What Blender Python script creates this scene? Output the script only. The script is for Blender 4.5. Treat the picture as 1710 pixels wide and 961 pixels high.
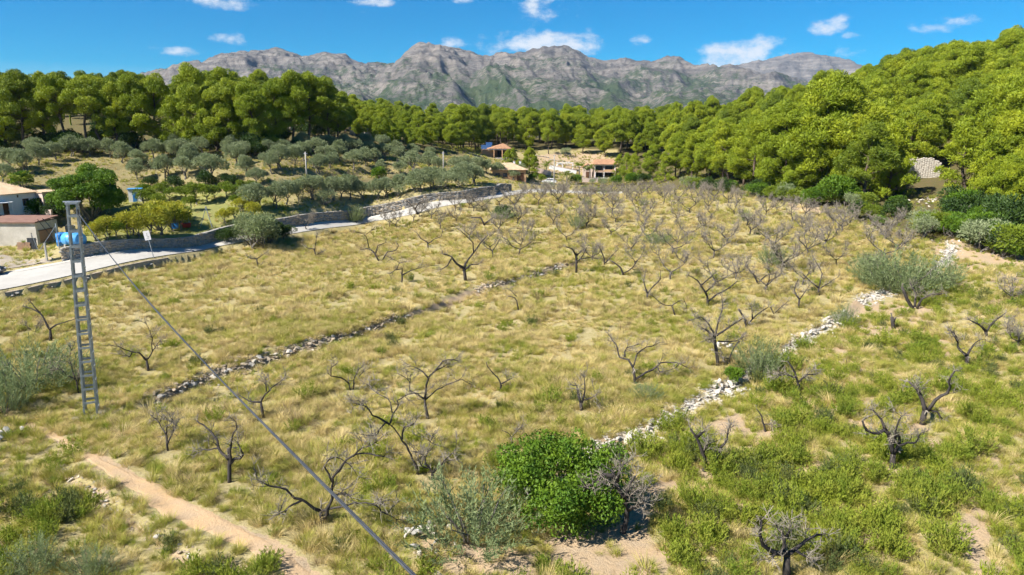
import bpy, math
import numpy as np
from mathutils import Vector
R = math.radians
for o in list(bpy.data.objects): bpy.data.objects.remove(o)
SC = bpy.context.scene
COL = SC.collection
rng = np.random.default_rng(11)

# ---------------------------------------------------------------- camera, sky, sun, exposure
CAMH, PITCH, FPX = 16.0, R(13.1), 1140.0
cd = bpy.data.cameras.new('camera'); cam = bpy.data.objects.new('camera', cd); COL.objects.link(cam)
cam.location = (0, 0, CAMH); cam.rotation_euler = (R(90) - PITCH, 0, 0)
cd.lens = 24; cd.sensor_width = 36; cd.clip_start = 0.5; cd.clip_end = 30000
SC.camera = cam
SC.view_settings.view_transform = 'Standard'; SC.view_settings.look = 'None'
SC.view_settings.exposure = 1.1; SC.view_settings.gamma = 1
SC.render.engine = 'CYCLES'
SC.cycles.max_bounces = 4; SC.cycles.diffuse_bounces = 2; SC.cycles.transmission_bounces = 3
SC.cycles.glossy_bounces = 2; SC.cycles.transparent_max_bounces = 4; SC.cycles.volume_bounces = 0
SC.cycles.use_denoising = True; SC.cycles.use_light_tree = False; SC.cycles.adaptive_threshold = .02
SUN_EL = 44; SUN_AZ = 240          # degrees; azimuth clockwise from +Y: left of the view, a little behind the camera
sl = bpy.data.lights.new('sun', 'SUN'); so = bpy.data.objects.new('sun', sl); COL.objects.link(so)
sl.energy = 5.0; sl.angle = R(0.53); sl.color = (1, .945, .85)
sdir = Vector((math.sin(R(SUN_AZ)) * math.cos(R(SUN_EL)), math.cos(R(SUN_AZ)) * math.cos(R(SUN_EL)), math.sin(R(SUN_EL))))
so.rotation_euler = sdir.to_track_quat('Z', 'Y').to_euler(); so.location = (-60, -20, 80)

W = bpy.data.worlds.new('World'); SC.world = W; W.use_nodes = True
wn, wl = W.node_tree.nodes, W.node_tree.links
wn.clear()
def N(nt, t, **kw):
    n = nt.nodes.new(t)
    for k, v in kw.items(): setattr(n, k, v)
    return n
def M(nt, op, a, b=None, c=None, clamp=False):
    n = nt.nodes.new('ShaderNodeMath'); n.operation = op; n.use_clamp = clamp
    for i, v in enumerate((a, b, c)):
        if v is None: continue
        if isinstance(v, (int, float)): n.inputs[i].default_value = v
        else: nt.links.new(v, n.inputs[i])
    return n.outputs[0]
wt = W.node_tree
sky = N(wt, 'ShaderNodeTexSky', sky_type='NISHITA', sun_disc=False)
sky.sun_elevation = R(SUN_EL); sky.sun_rotation = R(SUN_AZ)
sky.altitude = 900; sky.air_density = 1.0; sky.dust_density = 0.15; sky.ozone_density = 4.5
hs = N(wt, 'ShaderNodeHueSaturation'); hs.inputs['Saturation'].default_value = 2.15; hs.inputs['Value'].default_value = 1.0
wl.new(sky.outputs[0], hs.inputs['Color'])
tc = N(wt, 'ShaderNodeTexCoord'); sx = N(wt, 'ShaderNodeSeparateXYZ'); wl.new(tc.outputs['Generated'], sx.inputs[0])
az = M(wt, 'ARCTAN2', sx.outputs[0], sx.outputs[1]); el = M(wt, 'ARCSINE', sx.outputs[2])
cv = N(wt, 'ShaderNodeCombineXYZ'); wl.new(az, cv.inputs[0]); wl.new(M(wt, 'MULTIPLY', el, 1.7), cv.inputs[1])
def wnoise(scale, det, rough, off):
    mp = N(wt, 'ShaderNodeMapping'); mp.inputs['Location'].default_value = off; wl.new(cv.outputs[0], mp.inputs[0])
    n = N(wt, 'ShaderNodeTexNoise'); n.inputs['Scale'].default_value = scale; n.inputs['Detail'].default_value = det
    n.inputs['Roughness'].default_value = rough; wl.new(mp.outputs[0], n.inputs['Vector']); return n.outputs['Fac']
n1 = wnoise(26, 7, .62, (3.1, 1.7, 0)); n2 = wnoise(3.2, 3, .5, (7.7, 4.1, 0)); n3 = wnoise(60, 5, .6, (1, 9, 0))
# each cumulus: centre and half size in pixels of the photograph, turned into azimuth and elevation in the sky
def px_dir(px, py):
    cx, cy = (px - 855) / FPX, (480.5 - py) / FPX
    return np.array((cx, math.cos(PITCH) + cy * math.sin(PITCH), -math.sin(PITCH) + cy * math.cos(PITCH)))
CL = [(905, 74, 112, 26, 1), (972, 80, 40, 14, 1), (1238, 92, 82, 30, 1.05), (1262, 80, 50, 22, .9), (1385, 42, 36, 17, .8), (1425, 58, 20, 9, .6), (1552, 46, 46, 14, .6), (1600, 36, 34, 11, .7),
      (756, 71, 27, 12, .8), (1072, 68, 20, 13, .7), (376, 64, 34, 15, .75), (298, 87, 30, 8, .7), (258, 81, 12, 5, .5), (365, 4, 66, 12, .85), (905, 8, 48, 34, .75), (888, 36, 18, 14, .5), (965, 12, 10, 16, .4),
      (620, 3, 44, 10, .8), (610, 22, 12, 10, .4), (1400, 88, 40, 18, .55), (840, 70, 30, 14, .7), (770, 0, 30, 8, .6)]
tot = None
for px, py, rx, ry, k in CL:
    d = px_dir(px, py); a0 = math.atan2(d[0], d[1]); e0 = math.asin(d[2] / np.linalg.norm(d)); ax, ay = FPX / rx / 1.18, FPX / ry / 1.15 / 1.7
    v = N(wt, 'ShaderNodeVectorMath', operation='MULTIPLY_ADD'); wl.new(cv.outputs[0], v.inputs[0]); v.inputs[1].default_value = (ax, ay, 0); v.inputs[2].default_value = (-a0 * ax, -e0 * 1.7 * ay, 0)
    dt = N(wt, 'ShaderNodeVectorMath', operation='DOT_PRODUCT'); wl.new(v.outputs[0], dt.inputs[0]); wl.new(v.outputs[0], dt.inputs[1])
    q = M(wt, 'MULTIPLY_ADD', dt.outputs['Value'], -k, k); tot = M(wt, 'MAXIMUM', 0.0 if tot is None else tot, q)
# the rest of the sky carries the same scattered small cumulus
gen = M(wt, 'MULTIPLY', M(wt, 'SUBTRACT', n2, .62, clamp=True), 4.0, clamp=True)
far = M(wt, 'GREATER_THAN', M(wt, 'ABSOLUTE', az), .85); high = M(wt, 'GREATER_THAN', el, .24)
gen = M(wt, 'MULTIPLY', gen, M(wt, 'MAXIMUM', far, high))
tot = M(wt, 'MAXIMUM', tot, gen)
dens = M(wt, 'ADD', M(wt, 'MULTIPLY', tot, .95), M(wt, 'MULTIPLY', M(wt, 'SUBTRACT', n1, .60), 2.3))
dens = M(wt, 'ADD', dens, M(wt, 'MULTIPLY', M(wt, 'SUBTRACT', n3, .5), .35))
dens = M(wt, 'MULTIPLY', dens, M(wt, 'GREATER_THAN', tot, 0.0))
cm = N(wt, 'ShaderNodeMapRange', interpolation_type='SMOOTHSTEP'); wl.new(dens, cm.inputs[0])
cm.inputs[1].default_value = .12; cm.inputs[2].default_value = .95; cm.inputs[4].default_value = .93
bg = N(wt, 'ShaderNodeBackground'); bg.inputs[1].default_value = 0.058; wl.new(hs.outputs[0], bg.inputs[0])
bc = N(wt, 'ShaderNodeBackground'); bc.inputs[0].default_value = (.93, .96, 1, 1); bc.inputs[1].default_value = .47
mx = N(wt, 'ShaderNodeMixShader'); wl.new(cm.outputs[0], mx.inputs[0]); wl.new(bg.outputs[0], mx.inputs[1]); wl.new(bc.outputs[0], mx.inputs[2])
W.cycles.sampling_method = 'MANUAL'; W.cycles.sample_map_resolution = 256
wo = N(wt, 'ShaderNodeOutputWorld'); wl.new(mx.outputs[0], wo.inputs[0])

# ---------------------------------------------------------------- helpers: naming, meshes
def tag(o, label=None, cat=None, group=None, kind=None):
    for k, v in (('label', label), ('category', cat), ('group', group), ('kind', kind)):
        if v: o[k] = v
    return o
def empty(name, loc=(0, 0, 0), rz=0, s=1):
    o = bpy.data.objects.new(name, None); COL.objects.link(o); o.location = loc; o.rotation_euler = (0, 0, rz); o.scale = (s, s, s) if np.isscalar(s) else s
    o.empty_display_size = .2
    return o
def link(name, me, parent=None, loc=None, rot=None, s=None):
    o = bpy.data.objects.new(name, me); COL.objects.link(o)
    if parent: o.parent = parent
    if loc is not None: o.location = loc
    if rot is not None: o.rotation_euler = rot
    if s is not None: o.scale = (s, s, s) if np.isscalar(s) else s
    return o
class MB:
    """collects quads and triangles; mesh() turns them into one mesh"""
    def __init__(s): s.v, s.q, s.t, s.n = [], [], [], 0
    def add(s, v, q=None, t=None):
        v = np.asarray(v, float).reshape(-1, 3)
        if q is not None and len(q): s.q.append(np.asarray(q, int).reshape(-1, 4) + s.n)
        if t is not None and len(t): s.t.append(np.asarray(t, int).reshape(-1, 3) + s.n)
        s.v.append(v); s.n += len(v); return s
    def box(s, a, b, jit=0, T=None):
        (x0, y0, z0), (x1, y1, z1) = a, b
        v = np.array([(x0, y0, z0), (x1, y0, z0), (x1, y1, z0), (x0, y1, z0), (x0, y0, z1), (x1, y0, z1), (x1, y1, z1), (x0, y1, z1)], float)
        if jit: v += rng.normal(0, jit, v.shape)
        if T is not None: v = T(v)
        return s.add(v, [(0, 3, 2, 1), (4, 5, 6, 7), (0, 1, 5, 4), (1, 2, 6, 5), (2, 3, 7, 6), (3, 0, 4, 7)])
    def bar(s, p, q, w, h=None, up=(0, 0, 1)):
        p, q = np.asarray(p, float), np.asarray(q, float); h = h or w
        d = q - p; d /= np.linalg.norm(d); a = np.cross(d, up)
        if np.linalg.norm(a) < 1e-4: a = np.cross(d, (1, 0, 0))
        a /= np.linalg.norm(a); b = np.cross(a, d)
        c = [p + a * i * w / 2 + b * j * h / 2 for i, j in ((-1, -1), (1, -1), (1, 1), (-1, 1))]
        v = np.array(c + [x + (q - p) for x in c])
        return s.add(v, [(3, 2, 1, 0), (4, 5, 6, 7), (0, 1, 5, 4), (1, 2, 6, 5), (2, 3, 7, 6), (3, 0, 4, 7)])
    def tube(s, P, rad, n=5):
        P = np.asarray(P, float); rad = np.broadcast_to(np.asarray(rad, float), (len(P),))
        T = np.gradient(P, axis=0); T /= np.linalg.norm(T, axis=1)[:, None] + 1e-9
        ref = np.array((0.31, 0.17, .93)); A = np.cross(T, ref); A /= np.linalg.norm(A, axis=1)[:, None] + 1e-9; B = np.cross(T, A)
        th = np.arange(n) / n * 2 * math.pi
        v = P[:, None] + rad[:, None, None] * (np.cos(th)[None, :, None] * A[:, None] + np.sin(th)[None, :, None] * B[:, None])
        i = np.arange(len(P) - 1)[:, None] * n; j = np.arange(n)[None]; k = (j + 1) % n
        q = np.stack([i + j, i + k, i + n + k, i + n + j], -1).reshape(-1, 4)
        v = np.concatenate([v.reshape(-1, 3), P[:1], P[-1:]]); m = len(P) * n
        t = [(m, (a + 1) % n, a) for a in range(n)] + [(m + 1, m - n + a, m - n + (a + 1) % n) for a in range(n)]
        return s.add(v, q, t)
    def mesh(s, name, mat=None, smooth=False):
        V = np.concatenate(s.v) if s.v else np.zeros((0, 3))
        q = np.concatenate(s.q) if s.q else np.zeros((0, 4), int); t = np.concatenate(s.t) if s.t else np.zeros((0, 3), int)
        me = bpy.data.meshes.new(name); me.vertices.add(len(V)); me.vertices.foreach_set('co', V.ravel())
        L = np.concatenate([q.ravel(), t.ravel()]); me.loops.add(len(L)); me.loops.foreach_set('vertex_index', L)
        st = np.concatenate([np.arange(len(q)) * 4, len(q) * 4 + np.arange(len(t)) * 3])
        me.polygons.add(len(st)); me.polygons.foreach_set('loop_start', st)
        me.polygons.foreach_set('loop_total', np.concatenate([np.full(len(q), 4), np.full(len(t), 3)]))
        me.polygons.foreach_set('use_smooth', np.full(len(st), bool(smooth)))
        me.update(calc_edges=True)
        if mat: me.materials.append(mat)
        return me
def unit(v): return v / (np.linalg.norm(v, axis=-1, keepdims=True) + 1e-9)
def leaves(mb, C, D, L, Wd, rs, Nf=None):
    """one rhombic leaf per centre C pointing along D"""
    n = len(C); A = unit(np.cross(D, unit(rs.normal(size=(n, 3))) if Nf is None else Nf)) * Wd[:, None] / 2
    nrm = unit(np.cross(A, D)) * (L * .12)[:, None]
    v = np.stack([C, C + D * (L * .5)[:, None] + A + nrm, C + D * L[:, None], C + D * (L * .5)[:, None] - A + nrm], 1)
    mb.add(v.reshape(-1, 3), np.arange(4 * n).reshape(n, 4))
def puff_leaves(mb, puffs, n, L, Wd, rs, flat=.75, up=.35, inner=.45, jit=.6, low=-.55, shell=False):
    for (c, r) in puffs:
        k = max(6, int(n * r * r)); d = unit(rs.normal(size=(k * 2, 3))); d = d[d[:, 2] > low + rs.random(len(d)) * .3][:k]; k = len(d)
        rad = r * (inner + (1 - inner) * rs.random(k) ** .5)
        C = np.asarray(c) + d * rad[:, None] * (1, 1, flat)
        D = unit(d + rs.normal(0, jit, (k, 3)) + (0, 0, up))
        Nf = None
        if shell: Nf = unit(d + rs.normal(0, .38, (k, 3))); D = unit(unit(np.cross(d, rs.normal(size=(k, 3)))) + d * .35 + (0, 0, up))
        leaves(mb, C, D, L * rs.uniform(.7, 1.3, k), Wd * rs.uniform(.7, 1.3, k), rs, Nf)
def hash2(ix, iy, s): 
    h = (ix.astype(np.int64) * 374761393 + iy.astype(np.int64) * 668265263 + s * 974634541) & 0x7fffffff
    h = ((h ^ (h >> 13)) * 1274126177) & 0x7fffffff
    return ((h ^ (h >> 16)) & 0xffff) / 65535.0
def vnoise(x, y, s=0):
    x, y = np.asarray(x, float), np.asarray(y, float); ix, iy = np.floor(x), np.floor(y); fx, fy = x - ix, y - iy
    fx, fy = fx * fx * (3 - 2 * fx), fy * fy * (3 - 2 * fy)
    a, b, c, d = hash2(ix, iy, s), hash2(ix + 1, iy, s), hash2(ix, iy + 1, s), hash2(ix + 1, iy + 1, s)
    return (a * (1 - fx) + b * fx) * (1 - fy) + (c * (1 - fx) + d * fx) * fy
def fbm(x, y, s=0, o=4):
    t, a, n = 0, 1, 0
    for i in range(o): t = t + a * vnoise(x * 2 ** i, y * 2 ** i, s + i * 17); n += a; a *= .5
    return t / n

# ---------------------------------------------------------------- materials
def newmat(name):
    m = bpy.data.materials.new(name); m.use_nodes = True; nt = m.node_tree; nt.nodes.clear()
    return m, nt, N(nt, 'ShaderNodeOutputMaterial')
def mixc(nt, f, a, b):
    n = nt.nodes.new('ShaderNodeMix'); n.data_type = 'RGBA'
    for i, v in ((0, f), (6, a), (7, b)):
        if isinstance(v, (int, float)): n.inputs[i].default_value = v
        elif isinstance(v, tuple): n.inputs[i].default_value = v + (1,) if len(v) == 3 else v
        else: nt.links.new(v, n.inputs[i])
    return n.outputs[2]
def pos(nt): return N(nt, 'ShaderNodeNewGeometry').outputs['Position']
def objc(nt): return N(nt, 'ShaderNodeTexCoord').outputs['Object']
def noise(nt, vec, scale, det=3, rough=.55, lo=.35, hi=.65, stretch=None):
    if stretch:
        mp = N(nt, 'ShaderNodeMapping'); mp.inputs['Scale'].default_value = stretch; nt.links.new(vec, mp.inputs[0]); vec = mp.outputs[0]
    n = N(nt, 'ShaderNodeTexNoise'); n.inputs['Scale'].default_value = scale; n.inputs['Detail'].default_value = det; n.inputs['Roughness'].default_value = rough
    nt.links.new(vec, n.inputs['Vector'])
    r = N(nt, 'ShaderNodeMapRange'); r.inputs[1].default_value = lo; r.inputs[2].default_value = hi; nt.links.new(n.outputs['Fac'], r.inputs[0])
    return r.outputs[0]
def rnd(nt): return N(nt, 'ShaderNodeObjectInfo').outputs['Random']
def surf(nt, out, col, rough=.85, spec=.2, trans=0, bump=None, bd=.05):
    p = N(nt, 'ShaderNodeBsdfPrincipled'); p.inputs['Roughness'].default_value = rough; p.inputs['Specular IOR Level'].default_value = spec
    if isinstance(col, tuple): p.inputs['Base Color'].default_value = col + (1,)
    else: nt.links.new(col, p.inputs['Base Color'])
    if bump is not None:
        b = N(nt, 'ShaderNodeBump'); b.inputs['Distance'].default_value = bd; b.inputs['Strength'].default_value = .8; nt.links.new(bump, b.inputs['Height']); nt.links.new(b.outputs[0], p.inputs['Normal'])
    s = p.outputs[0]
    if trans:
        t = N(nt, 'ShaderNodeBsdfTranslucent')
        if isinstance(col, tuple): t.inputs[0].default_value = col + (1,)
        else: nt.links.new(col, t.inputs[0])
        m = N(nt, 'ShaderNodeMixShader'); m.inputs[0].default_value = trans; nt.links.new(s, m.inputs[1]); nt.links.new(t.outputs[0], m.inputs[2]); s = m.outputs[0]
    nt.links.new(s, out.inputs[0]); return p
def foliage(name, a, b, c, trans=.35, sc=.9, fine=5.0):
    """leaf colour: varies from plant to plant (a..b) and between twigs (towards c)"""
    m, nt, o = newmat(name)
    k = mixc(nt, rnd(nt), a, b); k = mixc(nt, noise(nt, pos(nt), sc, 2), k, c); 
    k = mixc(nt, M(nt, 'MULTIPLY', noise(nt, pos(nt), fine, 2), .35), k, tuple(x * .55 for x in a))
    surf(nt, o, k, .55, .25, trans); return m
def plain(name, a, b=None, sc=3, rough=.8, spec=.25, fine=None, metal=0, local=True, bd=.01):
    m, nt, o = newmat(name); b = b or tuple(x * .75 for x in a)
    v = objc(nt) if local else pos(nt)
    f = noise(nt, v, sc, 5, .6); k = mixc(nt, f, a, b); fn = noise(nt, v, fine or sc * 7, 4, .6, .3, .7)
    k = mixc(nt, M(nt, 'MULTIPLY', fn, .3), k, tuple(x * .6 for x in a))
    p = surf(nt, o, k, rough, spec, 0, fn, bd); p.inputs['Metallic'].default_value = metal; return m

# ---------------------------------------------------------------- terrain: a smooth surface through surveyed points, with terrace steps
def ang(py): return math.atan((py - 480.5) / FPX) + PITCH
def at_depth(px, py, Y):
    d = px_dir(px, py); t = Y / d[1]; return np.array((d[0] * t, Y, CAMH + d[2] * t))
def at_z(px, py, z):
    d = px_dir(px, py); t = (z - CAMH) / d[2]; return np.array((d[0] * t, d[1] * t, z))
ctrl = [(x, y, 0) for y in (-80, -30, 12, 28, 44) for x in (-90, -45, 0, 45, 90)]
ctrl += [at_z(*a) for a in ((200, 500, 0), (500, 455, 0), (855, 455, 0), (1200, 455, .4), (1500, 500, .3), (1700, 540, .2), (855, 385, .5), (1200, 385, 1.5), (1450, 372, 3), (1600, 410, 2.3), (1710, 440, 1.5), (1900, 500, 1),
        (0, 470, .3), (300, 412, .3), (600, 368, .6), (200, 400, 2.2), (330, 375, 2.5), (-200, 520, .3))]
ctrl += [at_depth(*a) for a in ((1000, 330, 150), (870, 322, 155), (1200, 320, 150), (1340, 345, 114), (30, 358, 98), (-200, 370, 98), (60, 416, 88), (300, 340, 108), (250, 310, 118), (450, 330, 112), (200, 270, 130), (0, 290, 115),
        (0, 250, 135), (400, 280, 125), (400, 240, 142), (570, 235, 155), (560, 270, 140), (500, 300, 118), (640, 300, 135), (650, 255, 165), (740, 293, 150), (770, 255, 195), (840, 303, 180), (700, 330, 122), (800, 310, 155),
        (920, 300, 200), (1000, 297, 212), (900, 260, 228), (1000, 262, 232), (950, 240, 255), (830, 250, 235), (700, 240, 240))]
ctrl += [(-120, 230, 22), (-60, 240, 19), (0, 310, 13), (60, 310, 10), (-200, 150, 16), (-160, 100, 5), (-110, 60, .5), (-160, 30, 1), (45, 205, 4), (60, 198, 9), (79, 190, 14), (107, 190, 21.5), (125, 180, 26), (165, 180, 31), (100, 130, 11),
         (76, 104, 5), (120, 110, 12), (150, 260, 30), (170, 90, 12), (120, 62, 2), (90, 82, 4), (55, 135, 4.5), (62, 160, 6.5)]
ctrl = np.array(ctrl, float)
def tpsk(r2): return .5 * r2 * np.log(r2 + 1e-9)
_C = ctrl[:, :2] / 100; _n = len(_C)
_K = tpsk(((_C[:, None] - _C[None]) ** 2).sum(-1)) + np.eye(_n) * 2e-3
_P = np.c_[np.ones(_n), _C]; _A = np.block([[_K, _P], [_P.T, np.zeros((3, 3))]])
_w = np.linalg.solve(_A, np.r_[ctrl[:, 2], 0, 0, 0])
def sstep(a, b, x): t = np.clip((x - a) / (b - a), 0, 1); return t * t * (3 - 2 * t)
def base_z(x, y):
    x, y = np.broadcast_arrays(np.asarray(x, float), np.asarray(y, float)); sh = x.shape; x, y = x.ravel(), y.ravel()
    r = np.hypot(x, y); k = np.minimum(1, 330 / (r + 1e-6)); X = np.c_[x * k, y * k] / 100      # held constant beyond 330 m
    z = np.empty(len(x))
    for i in range(0, len(x), 60000):
        s = slice(i, i + 60000); D = ((X[s, None] - _C[None]) ** 2).sum(-1); z[s] = tpsk(D) @ _w[:_n] + _w[_n] + X[s] @ _w[_n + 1:]
    b = sstep(290, 650, r); z = z * (1 - b) + 2.0 * b
    return z.reshape(sh)
def hit(px, py, zf=None):
    """where the line of sight through a pixel of the photograph meets the ground"""
    zf = zf or base_z; d = px_dir(px, py); t = np.geomspace(8, 900, 900); p = np.array((0, 0, CAMH)) + d * t[:, None]
    h = p[:, 2] - zf(p[:, 0], p[:, 1]); i = int(np.argmax(h < 0))
    if h[i] >= 0: i = len(t) - 1
    f = h[i - 1] / (h[i - 1] - h[i] + 1e-9); q = p[i - 1] + (p[i] - p[i - 1]) * f; q[2] = np.ravel(zf(q[0], q[1]))[0]; return q
def poly(pts, zf=None): return np.array([hit(a, b, zf) for a, b in pts])
def resample(P, step):
    P = np.asarray(P, float); s = np.r_[0, np.cumsum(np.linalg.norm(np.diff(P[:, :2], axis=0), axis=1))]; n = max(2, int(s[-1] / step) + 1)
    u = np.linspace(0, s[-1], n); return np.stack([np.interp(u, s, P[:, i]) for i in range(P.shape[1])], 1)
def sdist(x, y, P):
    """signed distance to a polyline (positive on its left), and the fraction along it"""
    x, y = np.asarray(x, float).ravel(), np.asarray(y, float).ravel(); best = np.full(len(x), 1e9); sg = np.zeros(len(x)); fr = np.zeros(len(x)); n = len(P) - 1
    for i in range(n):
        a, b = P[i, :2], P[i + 1, :2]; e = b - a; L2 = e @ e; u = ((x - a[0]) * e[0] + (y - a[1]) * e[1]) / L2; uc = np.clip(u, 0, 1)
        dx, dy = x - a[0] - uc * e[0], y - a[1] - uc * e[1]; d = np.hypot(dx, dy); m = d < best
        best[m] = d[m]; sg[m] = np.sign(e[0] * dy - e[1] * dx)[m]; fr[m] = ((i + uc) / n)[m]
    return best * sg, fr
ROAD_LO = [(-160, 512), (0, 486), (122, 461), (189, 444.5), (271, 429), (360, 413), (489, 391), (576, 377), (616, 368), (692, 358), (780, 340), (826, 332), (862, 326), (895, 323), (960, 324.5), (1040, 325)]
ROAD_HI = [(-160, 480), (0, 457), (60, 447), (135, 433), (252, 417.5), (379, 398), (487, 379), (573, 367), (616, 358), (670, 351), (779, 334.5), (826, 326), (866, 318), (900, 315.5), (960, 319), (1040, 320.5)]
WALL1 = [(205, 700), (250, 672), (300, 648), (352, 625), (420, 605), (480, 590), (535, 572), (600, 556), (650, 538), (705, 519), (752, 500), (800, 486), (860, 470), (930, 449), (985, 436)]
WALL2 = [(930, 770), (985, 752), (1012, 740), (1052, 727), (1088, 712), (1112, 698), (1150, 681), (1190, 656), (1232, 634), (1262, 610), (1300, 590), (1345, 560), (1385, 538), (1425, 515), (1445, 497), (1475, 487), (1540, 470), (1580, 430), (1592, 408)]
WALL3 = [(100, 775), (140, 805), (170, 830), (205, 855), (245, 878), (275, 900), (310, 925), (345, 945), (385, 975), (430, 1010)]
PW1, PW2, PW3 = (resample(poly(w), 1.5) for w in (WALL1, WALL2, WALL3))
PRL, PRH = (resample(poly(w), 2.5) for w in (ROAD_LO, ROAD_HI))
PTERR = [resample(poly(w), 4) for w in ([(430, 322), (560, 318), (660, 300), (760, 296)], [(215, 318), (300, 322), (420, 305), (520, 300), (640, 280)], [(230, 296), (360, 300), (460, 285), (600, 262), (700, 258)], [(180, 275), (330, 268), (460, 262), (560, 250), (640, 246)])]
PATH = [(-40, 672), (15, 690), (60, 712), (105, 735), (150, 762), (200, 792), (250, 823), (290, 850), (335, 870), (385, 892), (430, 912), (480, 940), (540, 985), (600, 1030)]
WF0, WF1 = (float(sdist([p[0]], [p[1]], PRH)[1][0]) for p in (hit(104, 439), hit(858, 320)))
HUTC = hit(64, 411)
def ends(f, a=.05): return sstep(0, a, f) * sstep(0, a, 1 - f)
def ground_z(x, y, fine=True):
    x, y = np.broadcast_arrays(np.asarray(x, float), np.asarray(y, float)); sh = x.shape; x, y = x.ravel(), y.ravel(); z = base_z(x, y); r = np.hypot(x, y)
    m = r < 420
    xm, ym = x[m], y[m]; dz = np.zeros(m.sum())
    for P, h, L in ((PW1, .75, 14), (PW2, .45, 16)):
        s, f = sdist(xm, ym, P); a = np.abs(s); dz += np.where(s > 0, .5, -.5) * h * sstep(-.05, .45, a) * np.exp(-a / L) * ends(f)
    s, f = sdist(xm, ym, PW3); a = np.abs(s); dz += np.where(s > 0, .5, -.5) * .3 * sstep(-.05, .4, a) * np.exp(-a / 8) * ends(f)
    for P in PTERR:
        s, f = sdist(xm, ym, P); a = np.abs(s); dz += np.where(s > 0, .5, -.5) * 1.0 * sstep(-.05, .6, a) * np.exp(-a / 7) * ends(f)
    s, f = sdist(xm, ym, PRH); dz += np.where(s > .85, 1, 0) * 1.7 * np.exp(-np.clip(s, 0, 99) / 16) * sstep(WF0 - .02, WF0 + .02, f) * sstep(6, 10, np.hypot(xm - HUTC[0] + 3, ym - HUTC[1] - 2)) * (1 - sstep(WF1 - .02, WF1 + .03, f))
    s2, f2 = sdist(xm, ym, PRL); onroad = (s < .6) & (s2 > -.9)
    drop = .9 * (1 - sstep(.12, .5, f2)); dz -= np.where(s2 < -.9, 1, 0) * drop * np.exp(-np.clip(-s2 - .9, 0, 99) / 12)
    if fine:
        bump = (fbm(xm / 6, ym / 6, 3, 3) - .5) * .5 + (fbm(xm / 1.4, ym / 1.4, 9, 2) - .5) * .16
        dz += bump * np.where(onroad, 0, 1) * sstep(.3, 3, np.minimum(np.abs(s), np.abs(s2)))
    z[m] += dz
    wh = 1 - sstep(7, 12, np.hypot((x - HUTC[0] + 5) * .8, y - HUTC[1] - 1)); z = z * (1 - wh) + .9 * wh
    return z.reshape(sh)


def project(x, y, z):
    x, y, z = np.asarray(x), np.asarray(y), np.asarray(z) - CAMH; f = y * math.cos(PITCH) - z * math.sin(PITCH); u = y * math.sin(PITCH) + z * math.cos(PITCH)
    f = np.where(f > .1, f, .1); return 855 + FPX * x / f, 480.5 - FPX * u / f
def inpoly(px, py, P):
    c = np.zeros(np.shape(px), bool); n = len(P)
    for i in range(n):
        (x0, y0), (x1, y1) = P[i], P[i - 1]
        k = ((y0 > py) != (y1 > py)) & (px < (x1 - x0) * (py - y0) / (y1 - y0 + 1e-12) + x0); c ^= k
    return c
# plots of land, outlined in the photograph and used only as areas on the ground
EDGE_R = [(1040, 322), (1130, 318), (1230, 326), (1340, 347), (1400, 362), (1480, 385), (1560, 405), (1640, 428), (1730, 452), (2400, 600)]
FIELD = ROAD_LO[1:14] + EDGE_R + [(2400, 2400), (-1500, 2400), (-1500, 720), (-160, 520)]
SCRUB = [(1592, 400), (1545, 470), (1475, 492), (1385, 545), (1262, 615), (1190, 660), (1090, 718), (1000, 760), (1060, 860), (900, 905), (760, 1000), (700, 2400), (2600, 2400), (2600, 640), (1800, 470)]
LOWL = [(-1500, 730), (-40, 690), (100, 745), (250, 830), (420, 925), (600, 1060), (600, 2400), (-1500, 2400)]
SOILS = [[(935, 905), (985, 885), (1030, 860), (1075, 830), (1110, 805), (1140, 800), (1105, 845), (1080, 885), (1100, 915), (1130, 935), (1090, 975), (980, 985), (930, 960), (900, 930)],
         [(1590, 400), (1640, 413), (1720, 430), (1720, 449), (1660, 446), (1610, 434), (1560, 424), (1562, 410)], [(1310, 340), (1345, 338), (1385, 352), (1360, 357), (1325, 352)],
         [(1600, 870), (1630, 840), (1660, 860), (1650, 930), (1690, 961), (1640, 975), (1600, 920)], [(1405, 860), (1450, 850), (1470, 900), (1440, 930)], [(890, 262), (930, 255), (1010, 258), (1030, 285), (950, 292), (900, 288)], [(1180, 710), (1230, 690), (1260, 720), (1210, 735)],
         [(700, 900), (760, 905), (900, 925), (900, 961), (720, 961)]]
WOODS_R = EDGE_R[:-1] + [(1800, 300), (1800, -100), (1400, 60), (1100, 190), (1040, 240), (1030, 300)]
path_w = resample(poly(PATH), .6)

gm, nt, go = newmat('dry field soil and litter')
at = N(nt, 'ShaderNodeAttribute', attribute_name='land'); sp = N(nt, 'ShaderNodeSeparateColor'); nt.links.new(at.outputs['Color'], sp.inputs[0])
P_ = pos(nt)
straw = mixc(nt, noise(nt, P_, .35, 4), (.39, .32, .155), (.32, .28, .105)); straw = mixc(nt, noise(nt, P_, 3.1, 4, .65), straw, (.45, .38, .22))
straw = mixc(nt, M(nt, 'MULTIPLY', noise(nt, P_, 9, 3, .6), .6), straw, (.22, .18, .075))
soil = mixc(nt, noise(nt, P_, 1.3, 5, .6), (.46, .33, .20), (.40, .31, .21)); soil = mixc(nt, M(nt, 'MULTIPLY', noise(nt, P_, 14, 3, .7, .45, .7), .6), soil, (.27, .20, .13))
duff_shade = mixc(nt, noise(nt, P_, .8, 4), (.10, .075, .035), (.07, .07, .025))  # forest litter brown, also laid on the left as painted shade
lawn = mixc(nt, noise(nt, P_, .5, 4), (.17, .20, .05), (.25, .24, .08))
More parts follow.
